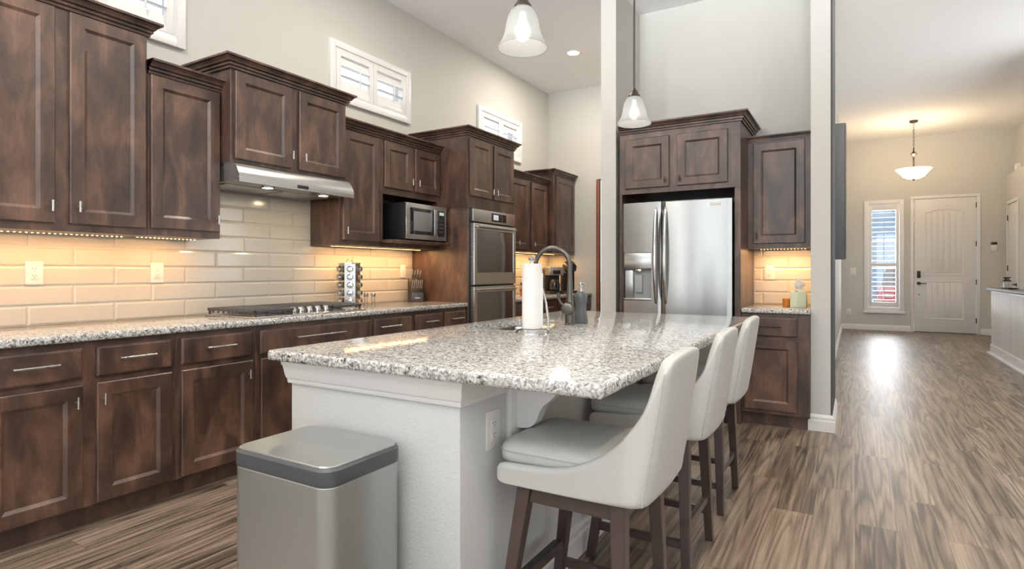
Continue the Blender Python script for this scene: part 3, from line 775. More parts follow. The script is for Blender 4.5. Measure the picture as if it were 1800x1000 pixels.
tiles('tile_backsplash', 'small glossy tile backsplash in the nook beside the refrigerator', lambda a, z, o: (a, YA-o, z), 0, 0, [(XN0, XP0, .9145, 1.389)], -.70)
# ------------------------------------------------------------------ range hood
hd = thing('range_hood', 'stainless under-cabinet range hood with two lit lamps', 'range hood', (XL, 2.635, 1.74))
def at(mb, o): bmesh.ops.translate(mb.bm, verts=mb.bm.verts[:], vec=(-o.location[0], -o.location[1], -o.location[2])); return mb
H0, H1 = 2.170, 3.100
b = MB(); P = [(XL+.009, 1.8715), (-3.272, 1.8715), (-3.256, 1.868), (-3.240, 1.857), (-3.222, 1.832), (-3.208, 1.806), (-3.2, 1.786), (-3.2, 1.747), (-3.206, 1.744), (-3.222, 1.744), (-3.228, 1.757), (XL+.009, 1.754)]
b.prism(P, H0, H1, 'xz'); at(b, hd).build('body', STEELH, hd, ang=25)
b = MB(); b.box(-3.2005, -3.197, 2.595, 2.685, 1.756, 1.778, .002); at(b, hd); p_ = b.build('control_panel', BLACK, hd)
for k in range(4): at(MB().box(-3.203, -3.1995, 2.607+k*.018, 2.618+k*.018, 1.762, 1.772, .001), hd).build('button', GREYP, p_)
for y0 in (2.47, 2.936):
    b = MB(); b.lathe([(0, 1.7505), (.034, 1.7505), (.034, 1.757)], (-3.34, y0, 0), 20); o = at(b, hd).build('lamp', HOODL, hd)
    b = MB(); b.lathe([(.034, 1.757), (.034, 1.749), (.044, 1.749), (.046, 1.757)], (-3.34, y0, 0), 20); at(b, hd).build('lamp_rim', CHROME, o)
for y0 in (2.22, 2.65): at(MB().box(-3.66, -3.42, y0, y0+.40, 1.748, 1.757, .003), hd).build('grease_filter', STEEL, hd)
for y0 in (2.47, 2.936): 
    l = area('hood_lamp_light', (-3.34, y0, 1.742), (0, 0, 0), .06, .06, 2.2, (1, .80, .55))

# ------------------------------------------------------------------ cooktop
ck = thing('cooktop', 'stainless gas cooktop with black grates and five chrome knobs', 'cooktop', (-3.35, 2.655, .9145))
at(MB().box(-3.61, -3.088, 2.20, 3.11, .9145, .926, .005), ck).build('tray', STEELH, ck)
def grate(x0, x1, y0, y1, n):
    b = MB(); z0, z1 = .948, .966
    for a in (x0, x1-.014): b.box(a, a+.014, y0, y1, z0, z1, .003, 1)
    for a in (y0, y1-.014): b.box(x0, x1, a, a+.014, z0, z1, .003, 1)
    for k in range(1, n):
        xx = x0+(x1-x0)*k/n; b.box(xx-.005, xx+.005, y0, y1, z0+.002, z1+.004, .002, 1)
        for yy in (y0+.004, y1-.008): b.box(xx-.007, xx+.007, yy, yy+.006, .934, z0+.004)
    b.box(x0, x1, (y0+y1)/2-.006, (y0+y1)/2+.006, z0, z1, .002, 1)
    for a in (x0+.006, x1-.018):
        for c in (y0+.004, y1-.016): b.box(a, a+.012, c, c+.012, .926, z0)
    at(b, ck).build('grate', IRON, ck)
grate(-3.60, -3.115, 2.215, 2.50, 9); grate(-3.60, -3.235, 2.506, 2.812, 6); grate(-3.60, -3.115, 2.818, 3.095, 9)
for x, y, r in ((-3.47, 2.355, .045), (-3.23, 2.355, .036), (-3.42, 2.66, .055), (-3.47, 2.955, .045), (-3.23, 2.955, .036)):
    b = MB(); b.lathe([(r+.012, .926), (r+.010, .932), (r, .934), (r, .942), (r*.85, .946), (0, .946)], (x, y, 0), 24); at(b, ck).build('burner', IRON, ck)
for y in (2.528, 2.59, 2.658, 2.728, 2.80):
    b = MB(); b.lathe([(.026, .926), (.026, .930), (.020, .931), (.021, .958), (.019, .962), (0, .962)], (-3.16, y, 0), 20); b.box(-3.18, -3.14, y-.004, y+.004, .955, .968, .002)
    at(b, ck).build('knob', CHROME, ck)

# ------------------------------------------------------------------ microwave and double oven (face +X, local x along +Y)
mw = thing('microwave_oven', 'stainless and black microwave sitting in the open cabinet niche', 'microwave', (-3.275, 3.772, 1.466), pi/2)
MB().box(0, .56, .03, .40, .012, .325, .004).build('body', BLACK, mw)
b = MB(); b.box(0, .56, 0, .03, .012, .325, .005); b.build('front_frame', STEELH, mw)
b = MB(); b.box(.045, .40, -.006, .004, .055, .285, .004); d_ = b.build('door', BGLASS, mw)
MB().box(.085, .325, -.0085, -.004, .085, .255, .002).build('window', mat('microwave_window', (.21, .21, .21), .12), d_)
MB().box(.355, .385, -.024, -.006, .05, .29, .007).build('handle', STEEL, d_)
b = MB(); b.box(.43, .525, -.006, .004, .05, .285, .003); c_ = b.build('control_panel', BGLASS, mw)
MB().box(.445, .51, -.0085, -.004, .245, .272, .001).build('display', SCREEN, c_)
for i in range(3):
    for j in range(4): MB().box(.446+i*.022, .462+i*.022, -.0078, -.004, .085+j*.034, .105+j*.034, .002).build('button', GREYP, c_)
for x in (.04, .52):
    for y in (.06, .36): MB().cyl((x, y, 0), (x, y, .014), .012, n=10).build('foot', BLACK, mw)

do = thing('double_oven', 'built-in stainless double wall oven in the dark tower', 'oven', (-3.035, 4.400, .475), pi/2)
OW = .781; z_ = lambda z: z-.475
MB().box(.004, OW-.004, .029, .55, z_(.476), z_(1.786)).build('body', BLACK, do, smooth=False)
MB().box(.018, OW, -.004, .028, z_(1.665), z_(1.783), .004).build('control_panel', STEELH, do)
cp = do.children[-1]
MB().box(.33, .60, -.0065, -.002, z_(1.685), z_(1.765), .002).build('touch_panel', BGLASS, cp)
MB().box(.36, .45, -.0085, -.004, z_(1.70), z_(1.75), .001).build('display', SCREEN, cp)
def oven_door(zb, zt):
    o = MB(); L = []
    x0, x1 = .018, OW
    for ins0, insz0, insz1, dy in ((0, 0, 0, .026), (0, 0, 0, -.008), (.005, .005, .005, -.013), (.05, .115, .055, -.013), (.052, .117, .057, -.009)):
        L.append([(x0+ins0, dy, z_(zb)+insz0), (x1-ins0, dy, z_(zb)+insz0), (x1-ins0, dy, z_(zt)-insz1), (x0+ins0, dy, z_(zt)-insz1)])
    o.loft(L); d = o.build('door', STEELH, do, ang=25)
    MB().box(x0+.052, x1-.052, -.0105, -.006, z_(zb)+.117, z_(zt)-.057, .001).build('window', OVGLASS, d)
    h = MB(); zz = z_(zt)-.028; h.cyl((x0+.035, -.044, zz), (x1-.045, -.044, zz), .010, n=16)
    for x in (x0+.07, x1-.07): h.box(x-.012, x+.012, -.044, -.012, zz-.008, zz+.008, .003)
    h.build('handle', STEELH, d)
oven_door(1.075, 1.648); oven_door(.490, 1.058)

# ------------------------------------------------------------------ refrigerator
FX0, FX1, FY = -1.722, -.826, 4.735
rf = thing('refrigerator', 'stainless side-by-side refrigerator with ice and water dispenser', 'refrigerator', ((FX0+FX1)/2, 5.1, 0))
at(MB().box(FX0+.006, FX1-.006, FY+.075, 5.46, .03, 1.765, .006), rf).build('body', GREYP, rf)
at(MB().box(FX0+.02, FX1-.02, FY+.05, FY+.075, .02, .10, .004), rf).build('toe_grille', BLACK, rf)
def fdoor(x0, x1, cut=None):
    """front bowed slightly outward; cut = (x0,x1,z0,z1) leaves a recess"""
    def front(x):
        u = (x-FX0)/(FX1-FX0); return FY+.012*(2*u-1)**2
    n = 16; bow = []
    for k in range(n+1):
        x = x0+(x1-x0)*k/n; e = min(x-x0, x1-x); rr = .014
        y = front(x)+(rr-sqrt(max(rr*rr-(rr-e)**2, 0)) if e < rr else 0)
        bow.append((x, y))
    b = MB()
    P = lambda: bow+[(x1, FY+.072), (x0, FY+.072)]
    if not cut:
        L = [[(x, y+(.006 if i < len(bow) else 0), .105) for i, (x, y) in enumerate(P())], [(x, y, .112) for x, y in P()], [(x, y, 1.771) for x, y in P()], [(x, y+(.006 if i < len(bow) else 0), 1.778) for i, (x, y) in enumerate(P())]]
        b.loft(L)
    else:
        a, c, z0, z1 = cut
        def seg(pts, q0, q1): b.loft([[(x, y, q0) for x, y in pts], [(x, y, q1) for x, y in pts]])
        def sub(u0, u1):
            xs = [u0]+[x for x, y in bow if u0+1e-4 < x < u1-1e-4]+[u1]
            return [(x, front(x)+(max(0, .014-sqrt(max(.014**2-(.014-min(x-x0, x1-x))**2, 0))) if min(x-x0, x1-x) < .014 else 0)) for x in xs]
        seg(P(), .105, z0); seg(P(), z1, 1.778)
        for u0, u1 in ((x0, a), (c, x1)):
            s = sub(u0, u1); seg(s+[(u1, FY+.072), (u0, FY+.072)], z0, z1)
        b.box(a, c, FY+.066, FY+.072, z0, z1)
    at(b, rf); return b.build('door', FRST, rf, ang=20)
XM = -1.376
dl = fdoor(FX0, XM-.004, (-1.700, -1.458, .955, 1.36)); dr = fdoor(XM+.004, FX1)
def fhandle(x, par):
    pts = []; n = 18
    for k in range(n+1):
        u = k/n; pts.append((x, FY+.004-.052*sin(pi*u)**.6 if 0 < u < 1 else FY+.008, .935+.79*u))
    b = MB(); b.tube(pts, [.011+.006*sin(pi*k/n) for k in range(n+1)], 12); at(b, rf).build('handle', CHROME, par)
fhandle(-1.418, dl); fhandle(-1.338, dr)
dp = MB(); dp.box(-1.699, -1.459, FY+.050, FY+.064, .957, 1.358, .003); at(dp, rf); dpo = dp.build('dispenser', MIDG, dl)
at(MB().box(-1.698, -1.460, FY+.008, FY+.05, 1.22, 1.357, .006), rf).build('dispenser_panel', STEELH, dpo)
at(MB().box(-1.698, -1.460, FY+.010, FY+.05, .957, .975, .004), rf).build('drip_tray', STEEL, dpo)
at(MB().box(-1.610, -1.545, FY+.030, FY+.049, 1.02, 1.17, .006), rf).build('paddle', MIDG, dpo)
at(MB().box(-1.695, -1.625, FY+.028, FY+.049, .98, 1.21, .004), rf).build('side_panel', STEEL, dpo)
at(MB().box(-1.60, -1.55, FY+.012, FY+.05, 1.195, 1.22, .004), rf).build('spout', CHROME, dpo)
at(MB().box(-.985, -.905, FY+.001, FY+.012, 1.722, 1.748, .001), rf).build('badge', WHITEP, dr)

# ------------------------------------------------------------------ under-cabinet LED strips
def led(label, p0, p1, power, wid, z, rot, ax):
    (x0, y0), (x1, y1) = p0, p1
    b = MB(); n = int(max(abs(x1-x0), abs(y1-y0))/.024)
    b.box(min(x0, x1)-.004, max(x0, x1)+.004, min(y0, y1)-.004, max(y0, y1)+.004, z-.003, z, mi=1)
    for k in range(n):
        u = (k+.5)/n; x = x0+(x1-x0)*u; y = y0+(y1-y0)*u; b.box(x-.0035, x+.0035, y-.0035, y+.0035, z-.0055, z-.003)
    tag(b.build('led_strip', [LEDM, WHITEP], smooth=False), label, 'light strip')
    L = max(abs(x1-x0), abs(y1-y0))
    area('led_strip_light', ((x0+x1)/2, (y0+y1)/2, z-.008), (0, 0, 0), .012 if ax == 'y' else L, L if ax == 'y' else .012, power, (1, .54, .22))
led('warm led strip under the upper-left wall cabinets', (-3.56, .1), (-3.56, 1.70), 11, .01, 1.399, 0, 'y')
led('warm led strip under the single-door cabinet left of hood', (-3.56, 1.76), (-3.56, 2.12), 2.8, .01, 1.401, 0, 'y')
led('warm led strip under the cabinets between hood and oven tower', (-3.56, 3.20), (-3.56, 4.30), 11, .01, 1.404, 0, 'y')
led('warm led strip under the cabinets over the coffee maker', (-3.56, 5.30), (-3.56, 7.15), 18, .01, 1.434, 0, 'y')
led('warm led strip under the cabinet beside the refrigerator', (-.70, 5.32), (-.34, 5.32), 5.5, .01, 1.389, 0, 'x')

# ------------------------------------------------------------------ outlets and switches
def outlet(label, loc, rz, k=1.0, group=None, blank=False):
    r = thing('wall_outlet' if not blank else 'light_switch', label, 'outlet' if not blank else 'light switch', loc, rz, group)
    w, h = .078*k, .122*k
    MB().box(-w/2, w/2, -.006, 0, -h/2, h/2, .002).build('plate', WHITEP, r)
    if not blank:
        MB().box(-.017*k, .017*k, -.009, -.005, -.034*k, .034*k, .002).build('socket_insert', WHITEP, r)
        b = MB()
        for zc in (.018*k, -.018*k):
            for x in (-.006*k, .006*k): b.box(x-.001, x+.001, -.0095, -.0088, zc, zc+.008*k)
            b.cyl((0, -.0095, zc-.006*k), (0, -.0088, zc-.006*k), .0022, n=8)
        b.build('slots', BLACK, r, smooth=False)
    else:
        MB().box(-.017*k, .017*k, -.010, -.005, -.034*k, .034*k, .003).build('rocker', WHITEP, r)
    return r
outlet('white wall outlet at the far left of the tile backsplash', (XL+.008, 1.338, 1.192), pi/2)
outlet('white wall outlet on the tiles just left of the cooktop', (XL+.008, 1.960, 1.192), pi/2)
outlet('white switch plate on warm tiles near the knife block', (XL+.008, 4.222, 1.203), pi/2, blank=True)
outlet('white outlet on the glowing tiles beside the refrigerator', (-.638, YA-.008, 1.19), 0)
outlet('white outlet on the grey island side below the granite', (WX1, 1.582, .69), pi/2)
outlet('white light switch on the entry wall left of sidelight', (-.03, YD, 1.20), 0, 1.25, blank=True)
outlet('white outlet low on the entry wall near the baseboard', (-.115, YD, .36), 0, 1.0)

# ------------------------------------------------------------------ things on the left counter
sr = thing('spice_rack', 'chrome carousel spice rack standing behind the cooktop', 'spice rack', (-3.535, 3.375, .9145), radians(20))
b = MB(); b.lathe([(.085, 0), (.085, .012), (.03, .016)], n=28); b.build('base', CHROME, sr)
b = MB(); n = 6
b.loft([[(.084*cos(2*pi*k/n+pi/6), .084*sin(2*pi*k/n+pi/6), z) for k in range(n)] for z in (.014, .348)]); b.build('column', CHROME, sr, smooth=False)
b = MB(); b.lathe([(0, .346), (.09, .346), (.09, .354), (0, .356)], n=28); b.build('top_plate', CHROME, sr)
b = MB(); b.tube([(.03*cos(t), 0, .352+.03*sin(t)) for t in [pi*k/10 for k in range(11)]], .0025, 8); b.build('ring_handle', CHROME, sr)
SPC = [(.30, .13, .05), (.10, .13, .05), (.38, .26, .10), (.22, .08, .05), (.30, .27, .2)]
spm = [mat('spice_fill_%s' % c, SPC[k], .8) for k, c in enumerate(('paprika', 'herb', 'turmeric', 'chili', 'pepper'))]
ca, sa = cos(radians(20)), sin(radians(20))
for c in range(6):
    a = 2*pi*c/6+radians(20)
    if cos(a-radians(-50)) < -.35: continue
    for row in range(5):
        z = .9145+.048+row*.064
        b = MB(); b.lathe([(0, .066), (.019, .066), (.021, .068), (.021, .086)], n=14, ax='x', mi=1)
        b.lathe([(.022, .084), (.0245, .086), (.0245, .101), (.017, .107), (0, .108)], n=16, ax='x')
        o = b.build('spice_jar', [CHROME, spm[(c*2+row) % 5]])
        o.location = (-3.535, 3.375, z); o.rotation_euler = (0, 0, a)
        tag(o, 'small spice jar with chrome lid plugged into the chrome carousel', 'spice jar', 'spice jars in the carousel rack')
for k, (x, y, lab) in enumerate(((-3.50, 3.525, 'steel shaker close to the chrome spice rack'), (-3.49, 3.60, 'steel shaker farther right of the spice rack'))):
    t = thing('spice_shaker', lab, 'shaker', (x, y, .9145))
    b = MB(); b.lathe([(.021, 0), (.022, .004), (.017, .02), (.016, .075)], n=18); b.build('body', JAR, t)
    b = MB(); b.lathe([(.019, .075), (.0195, .10), (.014, .108), (0, .109)], n=18); b.build('lid', CHROME, t)

kb = thing('knife_block', 'black angled knife block beside the oven tower', 'knife block', (-3.585, 4.262, .9145), radians(-36))
b = MB(); b.prism([(.065, 0), (.065, .088), (.012, .150), (-.035, .215), (-.075, .215), (-.075, 0)], -.058, .058, 'xz'); b.build('body', BLACK, kb, smooth=False)
MB().box(.062, .068, -.056, .056, .002, .086, .002).build('front_panel', GREYP, kb)
MB().box(.067, .069, -.026, .026, .030, .042, .0005).build('label_plate', NICKEL, kb)
ax_ = Vector((.42, 0, .9)).normalized()
def knife(lx, ly, lz, L, r, label, group):
    base_ = Vector((lx, ly, lz)); b = MB()
    b.tube([base_-ax_*.02, base_+ax_*.004], [r*.6, r*.7], 8); b.tube([base_+ax_*.004, base_+ax_*.012, base_+ax_*L*.5, base_+ax_*L*.93, base_+ax_*L], [r*.8, r, r*.85, r*1.1, r*.6], 10)
    o = b.build('kitchen_knife', CHROME); o.location = kb.location; o.rotation_euler = kb.rotation_euler
    tag(o, label, 'knife', group)
for k in range(6): knife(.040, -.045+k*.018, .120, .095, .0065, 'steel-handled steak knife in the lower row of the black block', 'steak knives in the block')
for k in range(4): knife(-.012, -.04+k*.026, .190, .115+(.012 if k % 2 == 0 else 0), .009, 'larger steel-handled knife in the upper row of the block', 'large knives in the block')

# ------------------------------------------------------------------ things on the back counter
cm = thing('coffee_maker', 'black drip coffee maker on the back counter by the end wall', 'coffee maker', (-3.36, 6.72, .9145), radians(-42))
MB().box(-.13, .13, -.10, .10, 0, .035, .008).build('base', BLACK, cm)
MB().box(-.13, -.03, -.10, .10, .035, .32, .008).build('water_tank', BLACK, cm)
MB().box(-.13, .12, -.10, .10, .235, .34, .010).build('brew_head', STEELH, cm)
cf = MB(); cf.lathe([(.055, 0), (.068, .02), (.07, .08), (.055, .13), (.05, .145)], (.05, 0, .037), 22); cfo = cf.build('carafe', BGLASS, cm)
MB().tube([(.10, 0, .17), (.15, 0, .165), (.155, 0, .08), (.115, 0, .07)], .008, 8).build('handle', BLACK, cfo)
MB().box(.119, .122, -.05, .05, .25, .30, .001).build('control_panel', BLACK, cm)
pm_ = thing('pod_coffee_machine', 'tall black pod coffee machine squeezed against the end wall', 'coffee machine', (-3.30, 7.06, .9145), radians(-42))
MB().box(-.09, .10, -.09, .09, 0, .03, .006).build('base', BLACK, pm_)
MB().box(-.09, .0, -.09, .09, .03, .33, .02, 3).build('tower', BLACK, pm_)
b = MB(); b.tube([(-.02, 0, .34), (.05, 0, .345), (.09, 0, .33), (.10, 0, .29)], [.085, .085, .075, .06], 16); b.build('head', BLACK, pm_)
MB().tube([(-.02, -.089, .31), (.06, -.092, .30), (.10, -.09, .27)], .007, 8).build('lever', CHROME, pm_)
cj = thing('candy_jar', 'small glass jar of red candy just right of the oven tower', 'jar', (-3.30, 5.86, .9145))
b = MB(); b.lathe([(0, 0), (.055, 0), (.06, .01), (.06, .115), (.045, .125)], n=20); b.build('jar_body', JAR, cj)
MB().lathe([(0, .004), (.052, .004), (.052, .085), (.02, .10), (0, .10)], n=16).build('candy', mat('red_candy', (.45, .05, .035), .3, bump=1, bscale=80), cj)
b = MB(); b.lathe([(.047, .125), (.05, .127), (.05, .155), (.02, .16), (0, .16)], n=20); b.build('lid', GREYP, cj)
cb_ = thing('clear_canister', 'tall clear rectangular canister behind the paper towel', 'canister', (-3.40, 6.36, .9145), radians(-40))
b = MB(); L = [[(x, y, z) for x, y in rrect(-.05, .05, -.06, .06, .015, 3)] for z in (0, .22)]; b.loft(L); b.build('jar_body', JAR, cb_)
b = MB(); L = [[(x, y, z) for x, y in rrect(-.053, .053, -.063, .063, .015, 3)] for z in (.2205, .245)]; b.loft(L); b.build('lid', NICKEL, cb_)

# ------------------------------------------------------------------ things on the nook counter
tb = thing('tissue_box', 'pale green tissue box with a tissue standing out, beside pillar', 'tissue box', (-.385, 5.13, .9145))
MB().box(-.058, .058, -.058, .058, 0, .125, .004).build('box', mat('pale_green_card', (.62, .68, .50), .6), tb)
b = MB(); L = []
for q, (rr, z) in enumerate(((.030, .1255), (.022, .145), (.036, .175), (.026, .20), (.006, .222))):
    L.append([(rr*(1+.35*sin(3*a+q))*cos(a), rr*.45*(1+.3*cos(2*a+q*2))*sin(a)+.008*sin(q*2), z+.008*sin(2*a+q)) for a in [2*pi*k/14 for k in range(14)]])
b.loft(L); b.build('tissue', PAPER, tb)
aj = thing('candle_jar', 'small amber candle jar left of the tissue box', 'candle', (-.475, 5.16, .9145))
b = MB(); b.lathe([(0, 0), (.03, 0), (.032, .005), (.032, .065), (.028, .066), (.028, .055), (0, .055)], n=20); b.build('jar', mat('amber_glass', (.60, .22, .04), .15), aj)

# ------------------------------------------------------------------ island things
pt = thing('paper_towel_holder', 'steel paper towel holder at the edge of the island sink', 'paper towel holder', (-1.282, 2.345, .9145))
b = MB(); b.lathe([(0, 0), (.080, 0), (.080, .006), (.070, .016), (.05, .021), (0, .022)], n=36); b.build('base', CHROME, pt)
b = MB(); b.lathe([(0, .02), (.008, .02), (.008, .33), (.016, .336), (.017, .345), (.009, .352), (0, .353)], n=16); b.build('post', CHROME, pt)
b = MB(); b.tube([(.068, .035, .018), (.066, .034, .07), (.058, .03, .14), (.047, .024, .19), (.043, .022, .205)], [.006, .006, .0055, .005, .006], 10); b.build('tension_arm', NICKEL, pt)
tr_ = MB(); tr_.lathe([(.019, 0), (.0455, 0), (.0455, .298), (.019, .298)], n=36); tr_.bm.faces.ensure_lookup_table()
trl = tr_.build('paper_towel_roll', PAPER); trl.location = (-1.282, 2.345, .9375)
tag(trl, 'white paper towel roll on the steel holder', 'paper towel')
b = MB(); b.tube([(.047, -.006, .005), (.056, .004, .006), (.058, .018, .004)], .0015, 6); b.bm.clear()
b = MB(); L = [(.0452, -.004), (.0485, .004), (.050, .012)]
b.loft([[(x, y, .004), (x+.001, y, .004), (x+.001, y, .255), (x, y, .255)] for x, y in L]); b.build('loose_sheet', PAPER, trl)
fc = thing('kitchen_faucet', 'gunmetal gooseneck faucet standing beside the island sink', 'faucet', (-1.318, 2.835, .9145), radians(8))
b = MB(); b.lathe([(0, 0), (.030, 0), (.030, .006), (.026, .010), (.026, .085), (.021, .12), (.016, .18), (.0135, .24), (.013, .28)], n=24); b.build('body', GUNM, fc)
arc = [(0, 0, .27)]+[(-.098+.098*cos(t), 0, .315+.098*sin(t)) for t in [pi*k/20*1.02 for k in range(21)]]
b = MB(); b.tube(arc, .0125, 14); b.build('spout', GUNM, fc)
e0 = Vector(arc[-1]); b = MB(); b.tube([e0+Vector((0, 0, .004)), e0+Vector((.001, 0, -.01)), e0+Vector((.003, 0, -.03)), e0+Vector((.004, 0, -.10)), e0+Vector((.004, 0, -.125))], [.013, .015, .0165, .0185, .017], 16); b.build('spray_head', GUNM, fc)
b = MB(); b.lathe([(0, -.066), (.018, -.066), (.030, -.060), (.034, -.045), (.034, -.025), (.028, .0)], (0, 0, .088), 24, ax='y'); hb = b.build('valve', GUNM, fc)
b = MB(); b.tube([(-.012, -.048, .10), (-.036, -.052, .118), (-.046, -.054, .145), (-.048, -.054, .172)], [.009, .0075, .0075, .009], 10); b.build('lever', GUNM, hb)
sb = thing('soap_dispenser', 'dark grey curvy soap bottle behind the faucet', 'soap dispenser', (-1.303, 2.945, .9145))
b = MB(); b.lathe([(0, 0), (.038, 0), (.040, .006), (.036, .04), (.030, .08), (.030, .10), (.036, .135), (.037, .15), (.028, .168), (.014, .175)], n=26); b.build('bottle', mat('slate_ceramic', (.085, .092, .095), .4), sb)
b = MB(); b.lathe([(.015, .175), (.015, .192), (.008, .196), (.008, .212), (.013, .214), (.011, .226), (0, .228)], n=16); b.tube([(0, 0, .218), (.02, -.012, .219), (.036, -.02, .212)], .005, 8); b.build('pump', NICKEL, sb)

# ------------------------------------------------------------------ trash can
tc = thing('trash_can', 'tall stainless trash can with flat lid beside the grey island', 'trash can', (-1.405, 1.215, 0))
def rl(w, d, r, z): return [(x, y, z) for x, y in rrect(-w/2, w/2, -d/2, d/2, r, 7)]
TWd, TD = .415, .300
b = MB(); b.loft([rl(TWd-.012, TD-.012, .04, 0), rl(TWd-.012, TD-.012, .04, .03)]); b.build('foot_ring', BLACK, tc)
b = MB(); b.loft([rl(TWd-.004, TD-.004, .045, .031), rl(TWd, TD, .045, .034), rl(TWd, TD, .045, .618), rl(TWd-.004, TD-.004, .045, .622)]); b.build('body', TRASHS, tc, ang=25)
b = MB(); b.loft([rl(TWd+.003, TD+.003, .046, .6225), rl(TWd+.006, TD+.006, .047, .628), rl(TWd+.006, TD+.006, .047, .664), rl(TWd-.004, TD-.004, .043, .670)]); b.build('lid_band', GREYP, tc, ang=25)
b = MB(); b.loft([rl(TWd-.012, TD-.012, .04, .6695), rl(TWd-.012, TD-.012, .04, .673), rl(TWd-.02, TD-.02, .037, .6755)]); b.build('lid', TRASHS, tc, ang=25)
MB().box(-.05, .05, -TD/2-.035, -TD/2+.01, .012, .028, .004).build('pedal', STEELH, tc)

# ------------------------------------------------------------------ counter stools
def smooth(a, b, t):
    t = max(0, min(1, (t-a)/(b-a))); return t*t*(3-2*t)
def stool():
    # local: +x toward the backrest, y across, origin on the floor under the seat centre
    r = thing('counter_stool', '', 'stool', (-.72, 1.735, 0), 0, 'counter stools along the island')
    F, Rr, HW, RC = -.245, .245, .215, .058
    plan = []                              # U-shaped outline, front-left to back to front-right
    for k in range(9): plan.append((F+(Rr-RC-F)*k/8, -HW))
    for k in range(1, 7): a = -pi/2+pi/2*k/6; plan.append((Rr-RC+RC*cos(a), -HW+RC+RC*sin(a)))
    for k in range(1, 8): plan.append((Rr+.006*sin(pi*k/8), -HW+RC+(2*HW-2*RC)*k/8))
    for k in range(0, 7): a = pi/2*k/6; plan.append((Rr-RC+RC*cos(a), HW-RC+RC*sin(a)))
    for k in range(1, 9): plan.append((Rr-RC+(F-Rr+RC)*k/8, HW))
    n = len(plan); ZB = .545
    def normal(i):
        a = Vector(plan[max(i-1, 0)]); c = Vector(plan[min(i+1, n-1)]); t = (c-a).normalized(); return Vector((t.y, -t.x))
    def ztop(i):
        x, y = plan[i]; u = (x-F)/(Rr-F)
        base_ = .610+.012*u
        h = .980-.018*(abs(y)/HW)**2
        pts = ((0, 0), (.40, .01), (.55, .06), (.68, .15), (.78, .26), (.86, .42), (.905, .60), (.94, .78), (.97, .90), (1.0, .975), (1.05, 1.0))
        for (a, c), (e, g) in zip(pts[:-1], pts[1:]):
            if a <= u <= e: return base_+(h-base_)*(c+(g-c)*(u-a)/(e-a))
        return h
    loops = []
    for i in range(n):
        x, y = plan[i]; nn = normal(i); zt = ztop(i); u = (x-F)/(Rr-F); L = []
        th = .030+.012*smooth(.5, 1, u)
        def P(o, z):
            q = max(0, (z-.60)/.365)
            lean = .056*q*smooth(.45, 1, u)
            tuck = -.008*smooth(.10, 0, z-ZB)*smooth(.6, 1, u)
            return (x-nn.x*o+lean+tuck, (y-nn.y*o)*(1-.11*q*smooth(.4, .9, u)), z)
        for k in range(9): L.append(P(0, ZB+(zt-.012-ZB)*k/8))
        L.append(P(.006, zt-.002)); L.append(P(th*.5, zt)); L.append(P(th-.006, zt-.003))
        for k in range(8, -1, -1): L.append(P(th, ZB+(zt-.014-ZB)*k/8))
        loops.append(L)
    b = MB(); b.loft(loops)
    # seat deck closing the shell from below
    b.box(F+.005, Rr-.03, -HW+.015, HW-.015, ZB+.001, .600, .008)
    o = b.build('backrest', LEATH, r, ang=60)
    md = o.modifiers.new('soften', 'SUBSURF'); md.levels = 1; md.render_levels = 2
    for sgn in (-1, 1):                    # seams down the back corners
        i = 11 if sgn < 0 else n-12
        x, y = plan[i]; nn = normal(i); zt = ztop(i); u = (x-F)/(Rr-F); pts = []
        for k in range(13):
            z = ZB+.01+(zt-.012-ZB)*k/12; q = max(0, (z-.60)/.365)
            pts.append((x+nn.x*.0005+.056*q*smooth(.45, 1, u)-.008*smooth(.10, 0, z-ZB)*smooth(.6, 1, u), (y+nn.y*.0005)*(1-.11*q*smooth(.4, .9, u)), z))
        MB().tube(pts, .0022, 6).build('seam', PIPING, o)
    # cushion
    def ring(ins, z, dome=0):
        return [(x, y, z) for x, y in rrect(F-.012+ins, Rr-.052-ins*.3, -HW+.026+ins, HW-.026-ins, .055, 6)]
    b = MB(); b.loft([ring(.012, .602), ring(.002, .610), ring(0, .625), ring(.001, .645), ring(.008, .660), ring(.025, .670), ring(.06, .676), ring(.12, .679)])
    b.build('seat', LEATH, r, ang=60)
    b = MB(); pts = [(x, y, .640) for x, y in rrect(F-.0125, Rr-.0515, -HW+.0255, HW-.0255, .055, 6)]; b.tube(pts, .002, 6, closed=True); b.build('seam', PIPING, r.children[-1])
    # legs, apron, stretchers
    top, bot = .545, 0
    LG = {}
    for sx in (-1, 1):
        for sy in (-1, 1):
            p1 = Vector((-.005+sx*.150, sy*.165, top)); p0 = Vector((-.035+sx*.200, sy*.205, 0)); LG[sx, sy] = (p0, p1)
            MB().beam(p0, p1, .033, .045, d0=.033, d1=.045).build('leg', LEGW, r, smooth=False, bev=.003)
    def on(sx, sy, z): p0, p1 = LG[sx, sy]; return p0+(p1-p0)*(z/top)
    b = MB()
    for (a, c) in (((-1, -1), (1, -1)), ((-1, 1), (1, 1)), ((-1, -1), (-1, 1)), ((1, -1), (1, 1))):
        b.beam(on(*a, .518), on(*c, .518), .022, d0=.05, d1=.05)
    b.build('seat_frame', LEGW, r, smooth=False)
    for a, c, z in (((-1, -1), (1, -1), .135), ((-1, 1), (1, 1), .135), ((1, -1), (1, 1), .20)):
        MB().beam(on(*a, z), on(*c, z), .020, d0=.030, d1=.030).build('stretcher', LEGW, r, smooth=False)
    f = MB().beam(on(-1, -1, .21), on(-1, 1, .21), .024, d0=.034, d1=.034).build('stretcher', LEGW, r, smooth=False)
    p, q = on(-1, -1, .21), on(-1, 1, .21)
    MB().box(p.x-.014, p.x+.013, p.y+.045, q.y-.045, .2275, .2295).build('kick_plate', BLACK, f, smooth=False)
    return r
